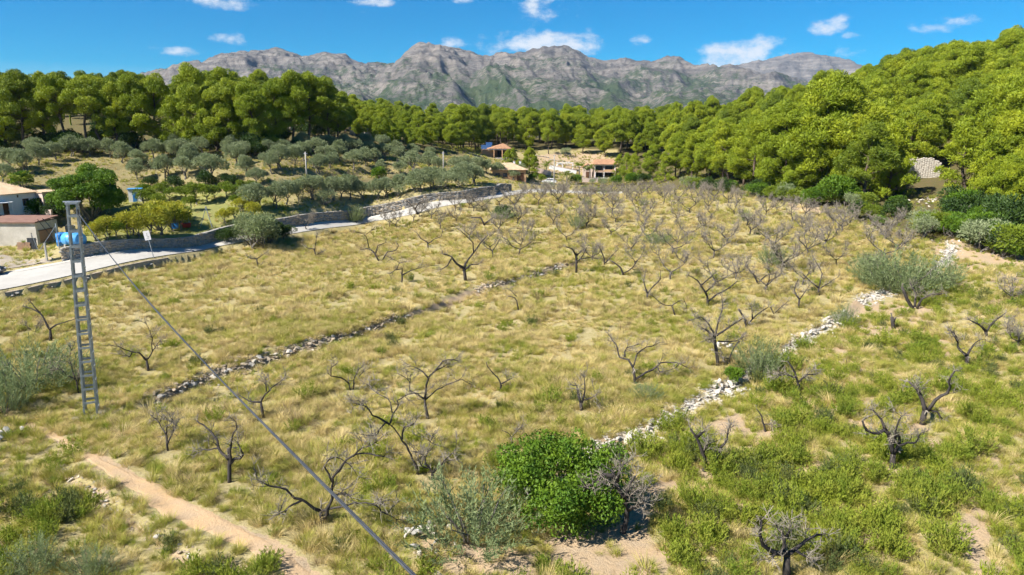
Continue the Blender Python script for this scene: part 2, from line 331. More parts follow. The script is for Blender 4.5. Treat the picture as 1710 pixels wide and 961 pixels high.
sf = M(nt, 'GREATER_THAN', M(nt, 'ADD', sp.outputs[0], M(nt, 'MULTIPLY', M(nt, 'SUBTRACT', noise(nt, P_, 1.8, 4, .6, .2, .8), .5), .7)), .5)
k = mixc(nt, sp.outputs[2], straw, lawn); k = mixc(nt, sp.outputs[1], k, duff_shade); k = mixc(nt, sf, k, soil)
surf(nt, go, k, .95, .1, 0, noise(nt, P_, 7, 5, .7, .2, .8), .06)

azs = np.r_[np.linspace(-180, -56, 50)[:-1], np.linspace(-56, 56, 520), np.linspace(56, 180, 50)[1:]]
rs_ = np.r_[.5, 4, 8, np.geomspace(12, 210, 330), np.geomspace(214, 420, 60), np.geomspace(440, 9000, 40)]
A_, R_ = np.meshgrid(np.radians(azs), rs_); GX, GY = np.sin(A_) * R_, np.cos(A_) * R_; GZ = ground_z(GX, GY)
nr, na = GX.shape; i_ = np.arange(nr - 1)[:, None] * na; j_ = np.arange(na - 1)[None]
mb = MB(); mb.add(np.stack([GX, GY, GZ], -1), np.stack([i_ + j_, i_ + j_ + 1, i_ + na + j_ + 1, i_ + na + j_], -1).reshape(-1, 4))
ground = link('ground', mb.mesh('ground', gm, True)); tag(ground, 'dry straw coloured hillside ground under the whole valley', 'ground', kind='structure')
ppx, ppy = project(GX.ravel(), GY.ravel(), GZ.ravel()); fw = GY.ravel() > 5; infield = inpoly(ppx, ppy, FIELD) & fw & (R_.ravel() < 260)
land = np.zeros((GX.size, 4), np.float32); land[:, 3] = 1
nz = fbm(GX.ravel() / 5, GY.ravel() / 5, 21, 3)
for S in SOILS: land[inpoly(ppx, ppy, S) & fw, 0] = .9
sc_ = inpoly(ppx, ppy, SCRUB) & fw; land[sc_, 0] = np.maximum(land[sc_, 0], np.clip((nz[sc_] - .44) * 4.5, 0, .75))
lo_ = inpoly(ppx, ppy, LOWL) & fw; land[lo_, 0] = np.maximum(land[lo_, 0], np.clip((nz[lo_] - .5) * 4, 0, .7))
s, f = sdist(GX.ravel(), GY.ravel(), path_w); land[:, 0] = np.maximum(land[:, 0], np.clip(1.1 - np.abs(s) / (.35 + .35 * (f > .4)), 0, 1))
for P__, w__ in ((PW1, .5), (PW2, .75), (PW3, .12)): s, f = sdist(GX.ravel(), GY.ravel(), P__); land[:, 0] = np.maximum(land[:, 0], np.clip(1.3 - np.abs(s + .2) / w__, 0, 1) * (f > 0) * (f < 1))
wd = (~infield) & (R_.ravel() > 75) & (GX.ravel() > 20); land[wd, 1] = .9
wd = (~infield) & (R_.ravel() > 200) & (GX.ravel() <= 20); land[wd, 1] = .8
for pg in ([(900, 250), (1030, 250), (1040, 300), (880, 300)], [(780, 255), (900, 255), (900, 320), (780, 310)]):
    k_ = inpoly(ppx, ppy, pg) & fw & (R_.ravel() < 300); land[k_, 1] = 0
g_ = inpoly(ppx, ppy, [(140, 420), (380, 392), (520, 365), (440, 322), (230, 318), (180, 350), (140, 380)]) & fw; land[g_, 2] = .8
o_ = inpoly(ppx, ppy, [(-400, 400), (120, 400), (450, 330), (780, 300), (780, 160), (-400, 160)]) & fw & (R_.ravel() < 260) & ~g_ & ~infield; land[o_, 1] = np.maximum(land[o_, 1], np.where(ppy[o_] < 258, .85, .2 + .5 * nz[o_]))  # litter brown plus painted shade: dark under the left wood, patchy in the orchard
at_ = ground.data.attributes.new('land', 'FLOAT_COLOR', 'POINT'); at_.data.foreach_set('color', land.ravel())
# quick height lookup on the finished ground sheet
_azr, _lr = np.radians(azs), np.log(rs_)
def gzv(x, y):
    x, y = np.atleast_1d(np.asarray(x, float)), np.atleast_1d(np.asarray(y, float)); a = np.arctan2(x, y); r = np.log(np.hypot(x, y) + 1e-6)
    i = np.clip(np.searchsorted(_azr, a) - 1, 0, na - 2); j = np.clip(np.searchsorted(_lr, r) - 1, 0, nr - 2)
    u = (a - _azr[i]) / (_azr[i + 1] - _azr[i]); v = np.clip((np.exp(r) - rs_[j]) / (rs_[j + 1] - rs_[j]), 0, 1)
    return (GZ[j, i] * (1 - u) + GZ[j, i + 1] * u) * (1 - v) + (GZ[j + 1, i] * (1 - u) + GZ[j + 1, i + 1] * u) * v
def gz(x, y): return float(gzv(x, y)[0])
def hg(px, py): return hit(px, py, gzv)

# ---------------------------------------------------------------- mountains
mm, nt, mo = newmat('limestone with scrub')
P_ = pos(nt); sz = N(nt, 'ShaderNodeSeparateXYZ'); nt.links.new(P_, sz.inputs[0])
rock = mixc(nt, noise(nt, P_, .006, 6, .65), (.25, .215, .18), (.14, .128, .12)); rock = mixc(nt, noise(nt, P_, .03, 5, .7, .4, .7), rock, (.30, .27, .235))
rock = mixc(nt, M(nt, 'MULTIPLY', noise(nt, P_, .012, 6, .75, .42, .58, (.25, .25, 3.2)), .7), rock, (.085, .08, .078))
veg = mixc(nt, noise(nt, P_, .02, 3), (.045, .07, .035), (.075, .095, .045))
gn = N(nt, 'ShaderNodeNewGeometry'); sn = N(nt, 'ShaderNodeSeparateXYZ'); nt.links.new(gn.outputs['Normal'], sn.inputs[0])
v = M(nt, 'ADD', noise(nt, P_, .004, 4, .6, .3, .7), M(nt, 'MULTIPLY', noise(nt, P_, .045, 4, .75, .3, .7), .9))
v = M(nt, 'ADD', v, M(nt, 'MULTIPLY', M(nt, 'SUBTRACT', sn.outputs[2], .7), .9))
v = M(nt, 'SUBTRACT', v, M(nt, 'MULTIPLY', sz.outputs[2], .0022))
mr = N(nt, 'ShaderNodeMapRange'); nt.links.new(v, mr.inputs[0]); mr.inputs[1].default_value = .5; mr.inputs[2].default_value = .92
k = mixc(nt, mr.outputs[0], rock, veg)
surf(nt, mo, k, .95, .05, 0, noise(nt, P_, .02, 8, .72, .2, .8), 26)
RIDGE = [(-600, 150), (-200, 160), (100, 158), (200, 140), (265, 127), (330, 105), (365, 95), (400, 88), (430, 84), (460, 83), (485, 92), (510, 99), (525, 94), (548, 91), (578, 92), (592, 102), (610, 112), (640, 113), (668, 111), (676, 98), (690, 84), (705, 77), (720, 75), (738, 79), (760, 80), (790, 90),
         (818, 99), (835, 92), (856, 92), (880, 89), (915, 82), (943, 78), (965, 84), (992, 99), (1020, 100), (1045, 97), (1062, 101), (1095, 106), (1115, 101), (1140, 100), (1158, 111), (1185, 116), (1220, 111), (1255, 119), (1290, 130), (1330, 141), (1400, 156), (1600, 170), (2200, 165)]
RIDGE2 = [(900, 190), (1100, 150), (1180, 124), (1230, 111), (1255, 104), (1290, 98), (1315, 91), (1345, 89), (1375, 93), (1405, 99), (1430, 107), (1500, 128), (1650, 150), (2200, 170)]
def ridge_angle(prof):
    d = [px_dir(*p) for p in prof]; return np.array([math.atan2(v[0], v[1]) for v in d]), np.array([v[2] / math.hypot(v[0], v[1]) for v in d])
def mountain(prof, r0, r1, seed, n_az, n_s, label):
    a, e = ridge_angle(prof); az = np.linspace(a[0], a[-1], n_az); s = np.r_[np.linspace(0, 1, n_s), 1 + np.linspace(.02, .5, 14)]
    AZ, S = np.meshgrid(az, s)
    wig = (fbm(AZ * 9, S * 2.5, seed, 4) - .5) * .16
    rr = r1 * (1 + .10 * np.sin(AZ * 7 + seed) * .6)
    E = np.interp(AZ + wig * (1 - np.clip(S, 0, 1)) * 1.4, a, e)
    r = r0 + (rr - r0) * S
    top = CAMH + E * rr
    u, w = AZ * r1 / 620, S * (r1 - r0) / 620 * .55
    rg = 1 - np.abs(2 * fbm(u + .5 * w, w, seed + 3, 5) - 1); rg2 = 1 - np.abs(2 * fbm(u * 2.7, w * 2.2, seed + 8, 5) - 1)
    Sc = np.clip(S, 0, 1); prf = .36 * Sc + .64 * Sc ** 1.6
    h = top * prf + (rg - .62) * 430 * (Sc * (1 - Sc)) * 1.9 * (r1 / 4200) + (rg2 - .6) * 120 * (Sc * (1 - Sc) ** .6) * (r1 / 4200)
    gl = 1 - np.abs(2 * fbm(u * 3.4 + w * .9, w * .55, seed + 70, 5) - 1); h += (gl - .6) * 95 * Sc ** .8 * (1 - Sc) ** .45 * (r1 / 4200); g2 = 1 - np.abs(2 * fbm(u * 9 - w * 1.5, w * 1.6, seed + 80, 4) - 1); h += (g2 - .6) * 30 * Sc * (1 - Sc) ** .3 * (r1 / 4200)
    band = h / 46 + fbm(u * 1.3, w, seed + 30, 3) * 2.2 + AZ * 6; fr = band - np.floor(band); h += (sstep(.25, .6, fr) - fr) * 13 * sstep(.2, .5, Sc) * (1 - sstep(.9, 1, Sc)) * fbm(u * 2, w * 2, seed + 41, 2)
    h += (fbm(AZ * r1 / 60, S * 40, seed + 50, 4) - .5) * 34 * Sc
    h = np.where(S > 1, top * (1 - (S - 1) * .9), h) - 4
    h += np.where((S > .93) & (S < 1.05), (fbm(AZ * r1 / 90, S * 3, seed + 60, 4) - .45) * 14, 0)
    X, Y = np.sin(AZ) * r, np.cos(AZ) * r; n0, n1 = X.shape; i = np.arange(n0 - 1)[:, None] * n1; j = np.arange(n1 - 1)[None]
    mb = MB(); mb.add(np.stack([X, Y, h], -1), np.stack([i + j, i + j + 1, i + n1 + j + 1, i + n1 + j], -1).reshape(-1, 4))
    o = link('mountain', mb.mesh('mountain', mm, True)); return tag(o, label, 'mountain', kind='structure')
mountain(RIDGE, 1700, 4200, 5, 1200, 230, 'long grey limestone mountain range with rounded summits closing the valley')
mountain(RIDGE2, 4700, 6600, 23, 300, 70, 'farther blue shadowed summit behind the end of the grey range')

# ---------------------------------------------------------------- road, verge, path
def strip(A, B, n, up, off=0.0):
    """sheet between two polylines resampled alike and laid on the ground"""
    u = np.linspace(0, 1, 7 if n is None else n)[:, None, None]; P = A[None] * (1 - u) + B[None] * u
    Z = ground_z(P[..., 0], P[..., 1], False) if off == 0 else off
    P = P.copy(); P[..., 2] = Z + up; n0, n1 = P.shape[:2]; i = np.arange(n0 - 1)[:, None] * n1; j = np.arange(n1 - 1)[None]
    mb = MB(); mb.add(P, np.stack([i + j, i + n1 + j, i + n1 + j + 1, i + j + 1], -1).reshape(-1, 4)[:, ::-1]); return mb
def same_n(P, n):
    s = np.r_[0, np.cumsum(np.linalg.norm(np.diff(P[:, :2], axis=0), axis=1))]; u = np.linspace(0, s[-1], n); return np.stack([np.interp(u, s, P[:, i]) for i in range(3)], 1)
rm = plain('worn pale concrete road', (.47, .45, .41), (.40, .38, .345), .25, .9, .15, 2.2, local=False)
RL, RH = same_n(PRL, 140), same_n(PRH, 140)
o = link('road', strip(RL, RH, 9, .09).mesh('road', rm, True)); tag(o, 'narrow pale concrete road running diagonally past the dry field', 'road', kind='structure')
vm = plain('bleached cement verge', (.58, .55, .49), (.46, .43, .38), .6, .9, .1, 5, local=False)
IN = RH + (RL - RH) * .13
o = link('kerb_strip', strip(IN[8:104], RH[8:104], 3, .115).mesh('kerb_strip', vm, True)); tag(o, 'pale cement strip between the road and the stone wall', 'verge', kind='structure')
# dirt yard beside the hut
ydm = plain('trodden yard gravel', (.36, .31, .25), (.28, .24, .19), .5, .95, .1, 4, local=False)
Y0, Y1 = poly([(-140, 474), (0, 452), (50, 445), (90, 439.5)]), poly([(-140, 448), (0, 430), (50, 436), (88, 438.5)])
o = link('yard', strip(same_n(Y0, 20), same_n(Y1, 20), 8, .10).mesh('yard', ydm, True)); tag(o, 'small gravel yard between the road and the white hut', 'yard', kind='structure')
pm_, nt, po = newmat('trodden orange earth')
P_ = pos(nt); k = mixc(nt, noise(nt, P_, .9, 5, .6), (.52, .35, .19), (.45, .33, .21)); k = mixc(nt, M(nt, 'MULTIPLY', noise(nt, P_, 11, 4, .7, .45, .75), .6), k, (.33, .23, .14))
surf(nt, po, k, .95, .1, 0, noise(nt, P_, 9, 5, .7, .2, .8), .04)
pw = resample(poly(PATH, gzv), .35); nrm = np.gradient(pw[:, :2], axis=0); nrm = unit(np.c_[-nrm[:, 1], nrm[:, 0]])
wl_ = .12 + .45 * fbm(np.arange(len(pw)) * .12, np.zeros(len(pw)), 5, 4) + .25 * fbm(np.arange(len(pw)) * .5, np.zeros(len(pw)), 7, 3); wr_ = .12 + .45 * fbm(np.arange(len(pw)) * .11, np.ones(len(pw)) * 9, 6, 4) + .25 * fbm(np.arange(len(pw)) * .5, np.ones(len(pw)) * 4, 7, 3)
big = (.38 + .52 * sstep(.25, .6, np.linspace(0, 1, len(pw)))) * (1 + .6 * np.exp(-((np.arange(len(pw)) - len(pw) * .62) / 9) ** 2))
A = pw.copy(); B = pw.copy(); A[:, :2] += nrm * (wl_ * big)[:, None]; B[:, :2] -= nrm * (wr_ * big)[:, None]
u = np.linspace(0, 1, 9)[:, None, None]; P = A[None] * (1 - u) + B[None] * u; P[..., 2] = gzv(P[..., 0].ravel(), P[..., 1].ravel()).reshape(P.shape[:2]) + .022; P[0, :, 2] -= .05; P[-1, :, 2] -= .05
n0, n1 = P.shape[:2]; i = np.arange(n0 - 1)[:, None] * n1; j = np.arange(n1 - 1)[None]
o = link('path', MB().add(P, np.stack([i + j, i + n1 + j, i + n1 + j + 1, i + j + 1], -1).reshape(-1, 4)).mesh('path', pm_, True)); tag(o, 'narrow orange earth footpath across the lower left corner', 'path', kind='structure')

# ---------------------------------------------------------------- stones
stone_m = []
for nm, a, b in (('bleached limestone', (.60, .555, .48), (.44, .40, .34)), ('grey limestone', (.36, .34, .31), (.25, .235, .21)), ('earthy limestone', (.45, .37, .27), (.32, .26, .19))):
    stone_m.append(plain(nm, a, b, 3.5, .9, .15, 16, local=False))
t_ = (1 + 5 ** .5) / 2
ICO_V = unit(np.array([(-1, t_, 0), (1, t_, 0), (-1, -t_, 0), (1, -t_, 0), (0, -1, t_), (0, 1, t_), (0, -1, -t_), (0, 1, -t_), (t_, 0, -1), (t_, 0, 1), (-t_, 0, -1), (-t_, 0, 1)], float))
ICO_F = [(0, 11, 5), (0, 5, 1), (0, 1, 7), (0, 7, 10), (0, 10, 11), (1, 5, 9), (5, 11, 4), (11, 10, 2), (10, 7, 6), (7, 1, 8), (3, 9, 4), (3, 4, 2), (3, 2, 6), (3, 6, 8), (3, 8, 9), (4, 9, 5), (2, 4, 11), (6, 2, 10), (8, 6, 7), (9, 8, 1)]
def stone_v(rs): 
    v = ICO_V * rs.uniform(.72, 1.2, (12, 1)); v = np.sign(v) * np.abs(v) ** .6; return v * (rs.uniform(.8, 1.5), rs.uniform(.5, .95), rs.uniform(.28, .55))
STONES = [[MB().add(stone_v(rng), None, ICO_F).mesh('stone', m) for _ in range(7)] for m in stone_m]
def dry_wall(P, label, n_part, n_rest, hgt, spread, seed, weights, gap=0, size=(.08, .19), rub=(.05, .14), rm_=0):
    """tumbled dry stone wall: a core row on the terrace edge, its stones as parts, small rubble as one further part"""
    rs = np.random.default_rng(seed); L = len(P) - 1; w = empty('dry_stone_wall', P[0]); tag(w, label, 'stone wall'); org = P[0]
    T = unit(np.gradient(P[:, :2], axis=0)); Nn = np.c_[-T[:, 1], T[:, 0]]
    def spot():
        while True:
            f = rs.random() * L; i = int(f); 
            if vnoise(np.array([f * .22]), np.array([seed * 3.1]))[0] > gap - .12 * rs.random(): break
        p = P[i, :2] * (1 - f + i) + P[min(i + 1, L), :2] * (f - i); d = rs.normal(0, spread) - .12; q = p + Nn[i] * d; return q, abs(d + .12), f
    for k in range(n_part):
        q, d, f = spot(); s = rs.uniform(*size) * (1.35 if d < spread * .7 else .9); z = gz(*q) + s * .2 + hgt * max(0, 1 - d / (spread * 1.4)) * rs.random()
        link('stone', STONES[rs.choice(3, p=weights)][rs.integers(7)], w, (q[0] - org[0], q[1] - org[1], z - org[2]), rs.uniform(0, 6.3, 3) * (.12, .12, 1), s)
    mb = MB()
    for k in range(n_rest):
        q, d, f = spot(); q = q + rs.normal(0, spread * .6, 2); s = rs.uniform(*rub); v = stone_v(rs) * s
        mb.add(v + (q[0] - org[0], q[1] - org[1], gz(*q) + s * .25 - org[2]), None, ICO_F)
    o = link('rubble', mb.mesh('rubble', stone_m[rm_]), w); o['kind'] = 'stuff'
    return w
dry_wall(PW1, 'low tumbled grey stone terrace wall crossing the middle of the dry field', 260, 1800, .25, .32, 3, (.25, .1, .65), .42, rm_=2)
dry_wall(PW2, 'bleached white stone terrace wall between the dry field and the green scrub', 300, 4200, .3, .36, 4, (.9, .06, .04), .36)
dry_wall(PW3, 'half buried row of stones below the orange footpath', 80, 300, .08, .2, 5, (.15, .25, .6), .2, (.05, .12), (.03, .07), 2)
def heap(px, py, n, label, seed, sp=.8, w=(.6, .3, .1)):
    rs = np.random.default_rng(seed); c = hg(px, py); h = empty('stone_heap', c); tag(h, label, 'stones')
    for k in range(n):
        q = rs.normal(0, sp, 2); s = rs.uniform(.1, .26); link('stone', STONES[rs.choice(3, p=w)][rs.integers(7)], h, (q[0], q[1], gz(c[0] + q[0], c[1] + q[1]) - c[2] + s * .3 + max(0, .4 - np.hypot(*q) * .4)), rs.uniform(0, 6, 3) * (.2, .2, 1), s)
heap(705, 902, 36, 'small heap of pale stones beside the feathery grey shrub', 1)
heap(1225, 655, 18, 'pile of white stones at the kink of the bleached wall', 2, .9, (.9, .1, 0))
heap(1395, 548, 26, 'spill of white stones on the scrub side of the wall', 3, 1.0, (.9, .1, 0))
heap(1590, 408, 16, 'scatter of pale rocks where the dirt track leaves the field', 4, 1.4, (.8, .2, 0))
heap(18, 732, 5, 'few pale stones in the grass left of the footpath', 5, .35)
heap(1548, 336, 34, 'pale rock outcrop below the ruined wall among the pines', 6, 1.5, (.8, 0, .2))
heap(1208, 402 + 180, 10, 'few bleached stones fallen from the white wall', 7, .8, (1, 0, 0))

# retaining wall along the road: real stones, each a few pixels only, joined as the stonework
def road_wall():
    rs = np.random.default_rng(8); n = len(RH); i0, i1 = (int(np.argmin(np.hypot(RH[:, 0] - q[0], RH[:, 1] - q[1]))) for q in (hit(106, 438), hit(858, 320))); P = resample(RH[i0:i1], .5); T = unit(np.gradient(P[:, :2], axis=0)); Nn = np.c_[-T[:, 1], T[:, 0]]
    w = empty('retaining_wall', P[0]); tag(w, 'long rough stone retaining wall on the uphill side of the road', 'stone wall'); org = P[0]; zb = base_z(P[:, 0], P[:, 1])
    hh = 1.5 * np.minimum(1, .75 + .35 * fbm(np.arange(len(P)) * .05, np.zeros(len(P)), 3, 2)); L = len(P)
    core = MB(); v = np.zeros((L, 4, 3)); off = (.28, .28, 1.2, 1.2)
    for c in range(4): v[:, c, :2] = P[:, :2] + Nn * off[c] - org[:2]
    for c, (b, t) in enumerate(((1, 0), (0, 1), (0, 1), (1, 0))): v[:, c, 2] = zb - org[2] + (hh + .02 if t else -.3)
    i = np.arange(L - 1)[:, None] * 4; q = np.concatenate([np.stack([i[:, 0] + a, i[:, 0] + 4 + a, i[:, 0] + 4 + b, i[:, 0] + b], -1) for a, b in ((0, 1), (1, 2), (2, 3), (3, 0))])
    core.add(v, q[:, ::-1]).add(v[0], [(0, 1, 2, 3)]).add(v[-1], [(3, 2, 1, 0)])
    link('wall_core', core.mesh('wall_core', stone_m[1]), w)
    for m, sel in ((stone_m[1], (0, .6)), (stone_m[2], (.6, 1))):
        mb = MB(); r2 = np.random.default_rng(9)
        for k in range(0, L - 1):
            z = 0
            while z < hh[k] - .1:
                hs = r2.uniform(.2, .38); u = r2.random(); fs = r2.uniform(.25, .32)
                if sel[0] <= u < sel[1]:
                    c = P[k, :2] + T[k] * r2.uniform(-.1, .1) + Nn[k] * .26; sv = stone_v(r2); sv = sv / np.abs(sv).max(0) * (fs, .12 + .06 * r2.random(), hs * .52)
                    mb.add(np.c_[c[0] - org[0] + T[k, 0] * sv[:, 0] + Nn[k, 0] * sv[:, 1], c[1] - org[1] + T[k, 1] * sv[:, 0] + Nn[k, 1] * sv[:, 1], zb[k] - org[2] + z + hs / 2 + sv[:, 2]], None, ICO_F)
                z += hs
        o = link('stonework', mb.mesh('stonework', m), w); o['kind'] = 'stuff'
    mb = MB()
    for k in range(0, L - 2, 2):
        a, b = P[k, :2] + Nn[k] * .5, P[k + 2, :2] + Nn[k + 2] * .5; mb.bar((*(a - org[:2]), zb[k] + hh[k] - org[2] + .05), (*(b - org[:2] - unit(b - a) * .03), zb[k + 2] + hh[k + 2] - org[2] + .05), .6, .1 + .05 * rs.random())
    o = link('coping', mb.mesh('coping', stone_m[1]), w); o['kind'] = 'stuff'
road_wall()
# low bank of stones under the near road edge
def bank_wall():
    n = len(RL); iz = int(np.argmin(np.hypot(RL[:, 0] - hit(285, 426)[0], RL[:, 1] - hit(285, 426)[1]))); P = resample(RL[2:iz], .6); T = unit(np.gradient(P[:, :2], axis=0)); Nn = np.c_[-T[:, 1], T[:, 0]]; w = empty('bank_wall', P[0]); org = P[0]
    tag(w, 'low stone bank holding up the field side of the road', 'stone wall'); zr = ground_z(P[:, 0], P[:, 1], False); mb = MB(); mc = MB(); r2 = np.random.default_rng(4)
    for k in range(len(P) - 1):
        a = P[k, :2] - Nn[k] * .72 - org[:2]; b = P[k + 1, :2] - Nn[k + 1] * .72 - org[:2]
        for lay in range(int(r2.integers(0, 3))):
            c = a - Nn[k] * r2.uniform(.1, .25) + T[k] * r2.uniform(-.3, .3); sv = stone_v(r2) * r2.uniform(.1, .24); mb.add(sv + (c[0], c[1], zr[k] - org[2] - .62 + lay * .2 + r2.uniform(-.12, .1)), None, ICO_F)
    L = len(P); v = np.zeros((L, 4, 3)); jt = vnoise(np.arange(L) * .35, np.zeros(L), 5) * .12
    for c, (of, zt) in enumerate(((.95, -1.2), (.85, -.03), (.55, .0), (.5, -1.2))): v[:, c, :2] = P[:, :2] - Nn * of - org[:2]; v[:, c, 2] = zr - org[2] + zt - (jt if zt > -1 else 0)
    i = np.arange(L - 1) * 4; mc.add(v, np.concatenate([np.stack([i + a, i + a + 1, i + 5 + a, i + 4 + a], -1) for a in range(3)]))
    link('wall_core', mc.mesh('wall_core', stone_m[2]), w); o = link('stonework', mb.mesh('stonework', stone_m[1]), w); o['kind'] = 'stuff'
bank_wall()

# ---------------------------------------------------------------- grass and scrub: tussock meshes scattered by geometry nodes
def grassmat(name, cols, trans=.3, sc=.22):
    m, nt, o = newmat(name); P_ = pos(nt)
    k = mixc(nt, rnd(nt), cols[0], cols[1]); k = mixc(nt, noise(nt, P_, sc, 3, .6), k, cols[2]); k = mixc(nt, M(nt, 'MULTIPLY', noise(nt, P_, 1.6, 3, .6, .4, .7), .8), k, cols[3])
    surf(nt, o, k, .7, .15, trans); return m
M_DRY = grassmat('dry straw grass', ((.66, .52, .25), (.58, .455, .165), (.475, .40, .12), (.72, .59, .33)))
M_OLV = grassmat('olive green grass', ((.34, .34, .06), (.42, .39, .08), (.28, .31, .05), (.54, .45, .14)))
M_BRN = grassmat('brown withered stalks', ((.24, .17, .09), (.30, .22, .12), (.20, .16, .07), (.34, .26, .14)))
M_GRN = grassmat('fresh green scrub', ((.225, .29, .03), (.30, .345, .035), (.17, .24, .03), (.36, .36, .06)), .35, .35)
M_GRN2 = grassmat('dull green scrub', ((.11, .15, .04), (.145, .175, .05), (.10, .14, .045), (.18, .18, .06)), .3, .35)
M_TWIG = plain('grey dead twigs', (.31, .27, .215), (.23, .20, .16), 4, .9, .1)
def tussock(n, h, spread, lean, w, rs, droop=.5, seg=3):
    """a tuft of bent, tapering blades"""
    th = rs.uniform(0, 2 * math.pi, n); r0 = spread * .45 * rs.random(n) ** .7; hh = h * rs.uniform(.55, 1.15, n); out = rs.uniform(.15, 1, n) * spread * 1.1
    L = rs.normal(0, lean, 2); d = np.c_[np.cos(th), np.sin(th)]; ww = w * rs.uniform(.6, 1.3, n); side = np.c_[-d[:, 1], d[:, 0]]
    tw = rs.uniform(-.9, .9, n); side = side * np.cos(tw)[:, None] + d * np.sin(tw)[:, None]; V = []
    for k in range(seg + 1):
        t = k / seg; c = d * (r0 + out * t ** 1.6)[:, None] + L * t ** 1.5 * hh[:, None]; z = hh * (t - droop * .45 * t ** 3 * (out / spread)); wd = ww * (1 - t) ** .7
        if k < seg: V += [np.c_[c - side * wd[:, None] / 2, z], np.c_[c + side * wd[:, None] / 2, z]]
        else: V += [np.c_[c, z]]
    V = np.stack(V, 1); m = V.shape[1]; b = np.arange(n)[:, None] * m
    q = np.concatenate([b + np.array([[2 * k, 2 * k + 1, 2 * k + 3, 2 * k + 2]]) for k in range(seg - 1)]); t = b + np.array([[2 * seg - 2, 2 * seg - 1, 2 * seg]])
    return V.reshape(-1, 3), q, t
def sprig_bush(n, h, spread, rs, leaf=(.11, .024), per=17):
    """low bush of upright leafy shoots"""
    mb = MB()
    for _ in range(n):
        a = rs.uniform(0, 6.283); r = spread * rs.random() ** .6; b = np.array((math.cos(a) * r * .45, math.sin(a) * r * .45, 0)); hh = h * rs.uniform(.55, 1.1) * (1 - .35 * (r / spread) ** 2)
        tip = b + np.array((math.cos(a) * r * .6, math.sin(a) * r * .6, hh)) + rs.normal(0, .05, 3); u = np.sort(rs.uniform(.15, 1, per)); C = b + (tip - b) * u[:, None] + rs.normal(0, .02, (per, 3))
        D = unit((tip - b)[None] * .9 / hh + rs.normal(0, .55, (per, 3)) + (0, 0, .4)); leaves(mb, C, D, leaf[0] * rs.uniform(.7, 1.5, per), leaf[1] * rs.uniform(.8, 1.4, per), rs)
    return mb
PROTO = {}
def protos(key, meshes):
    c = bpy.data.collections.new(key); PROTO[key] = c
    for i, m in enumerate(meshes): c.objects.link(bpy.data.objects.new('%s_tuft_%02d' % (key, i), m))
rg = np.random.default_rng(77)
def tus(mat, n, h, s, lean, w, dr): return MB().add(*tussock(n, h, s, lean, w, rg, dr)).mesh('tuft', mat)
protos('dry', [tus(M_DRY, 90, h, s, .22, .017, .9) for h, s in ((.50, .46), (.42, .55), (.62, .46), (.38, .45), (.46, .6), (.56, .55))] + [tus(M_OLV, 80, h, s, .15, .018, .7) for h, s in ((.45, .42), (.55, .46), (.38, .5))] + [tus(M_BRN, 60, .5, .4, .12, .016, .4)])
protos('olive', [tus(M_OLV, 90, h, s, .15, .018, .6) for h, s in ((.5, .42), (.62, .5), (.42, .5), (.72, .5))] + [tus(M_GRN, 70, h, s, .1, .018, .4) for h, s in ((.45, .35), (.6, .4))])
protos('scrub', [sprig_bush(40, h, s, rg).mesh('bush', m) for h, s, m in ((.55, .42, M_GRN), (.7, .5, M_GRN), (.45, .5, M_GRN), (.6, .45, M_GRN2), (.8, .55, M_GRN))])
def scatter(name, key, P, S, label, cat='grass', idx=None, tilt=.12):
    n = len(P); me = bpy.data.meshes.new(name); me.vertices.add(n); me.vertices.foreach_set('co', P.astype(np.float32).ravel())
    rot = np.c_[rg.normal(0, tilt, (n, 2)), rg.uniform(0, 6.283, n)].astype(np.float32); idx = rg.integers(0, 99, n) if idx is None else idx
    for nm, ty, dat, f in (('rot', 'FLOAT_VECTOR', rot.ravel(), 'vector'), ('scl', 'FLOAT', S.astype(np.float32), 'value'), ('idx', 'INT', (idx % len(PROTO[key].objects)).astype(np.int32), 'value')):
        me.attributes.new(nm, ty, 'POINT').data.foreach_set(f, dat)
    ng = bpy.data.node_groups.new(name, 'GeometryNodeTree'); ng.interface.new_socket('Geometry', in_out='INPUT', socket_type='NodeSocketGeometry'); ng.interface.new_socket('Geometry', in_out='OUTPUT', socket_type='NodeSocketGeometry')
    gi, go_ = N(ng, 'NodeGroupInput'), N(ng, 'NodeGroupOutput'); ci = N(ng, 'GeometryNodeCollectionInfo'); ci.inputs['Collection'].default_value = PROTO[key]; ci.inputs['Separate Children'].default_value = True; ci.inputs['Reset Children'].default_value = True
    ip = N(ng, 'GeometryNodeInstanceOnPoints'); ip.inputs['Pick Instance'].default_value = True; m2p = N(ng, 'GeometryNodeMeshToPoints')
    ng.links.new(gi.outputs[0], m2p.inputs[0]); ng.links.new(m2p.outputs[0], ip.inputs['Points']); ng.links.new(ci.outputs[0], ip.inputs['Instance'])
    for nm, ty, s in (('rot', 'FLOAT_VECTOR', 'Rotation'), ('scl', 'FLOAT', 'Scale'), ('idx', 'INT', 'Instance Index')):
        na_ = N(ng, 'GeometryNodeInputNamedAttribute', data_type=ty); na_.inputs['Name'].default_value = nm; ng.links.new(na_.outputs[0], ip.inputs[s])
    ng.links.new(ip.outputs[0], go_.inputs[0])
    o = link(name, me); md = o.modifiers.new('scatter', 'NODES'); md.node_group = ng; return tag(o, label, cat, kind='stuff')
def fan(n, r0, r1, a=50):
    r = np.sqrt(rg.uniform(r0 * r0, r1 * r1, n)); t = np.radians(rg.uniform(-a, a, n)); x, y = np.sin(t) * r, np.cos(t) * r; z = gzv(x, y); return x, y, z, *project(x, y, z)
BARE = []       # feet of the bare trees, kept clear of tall grass
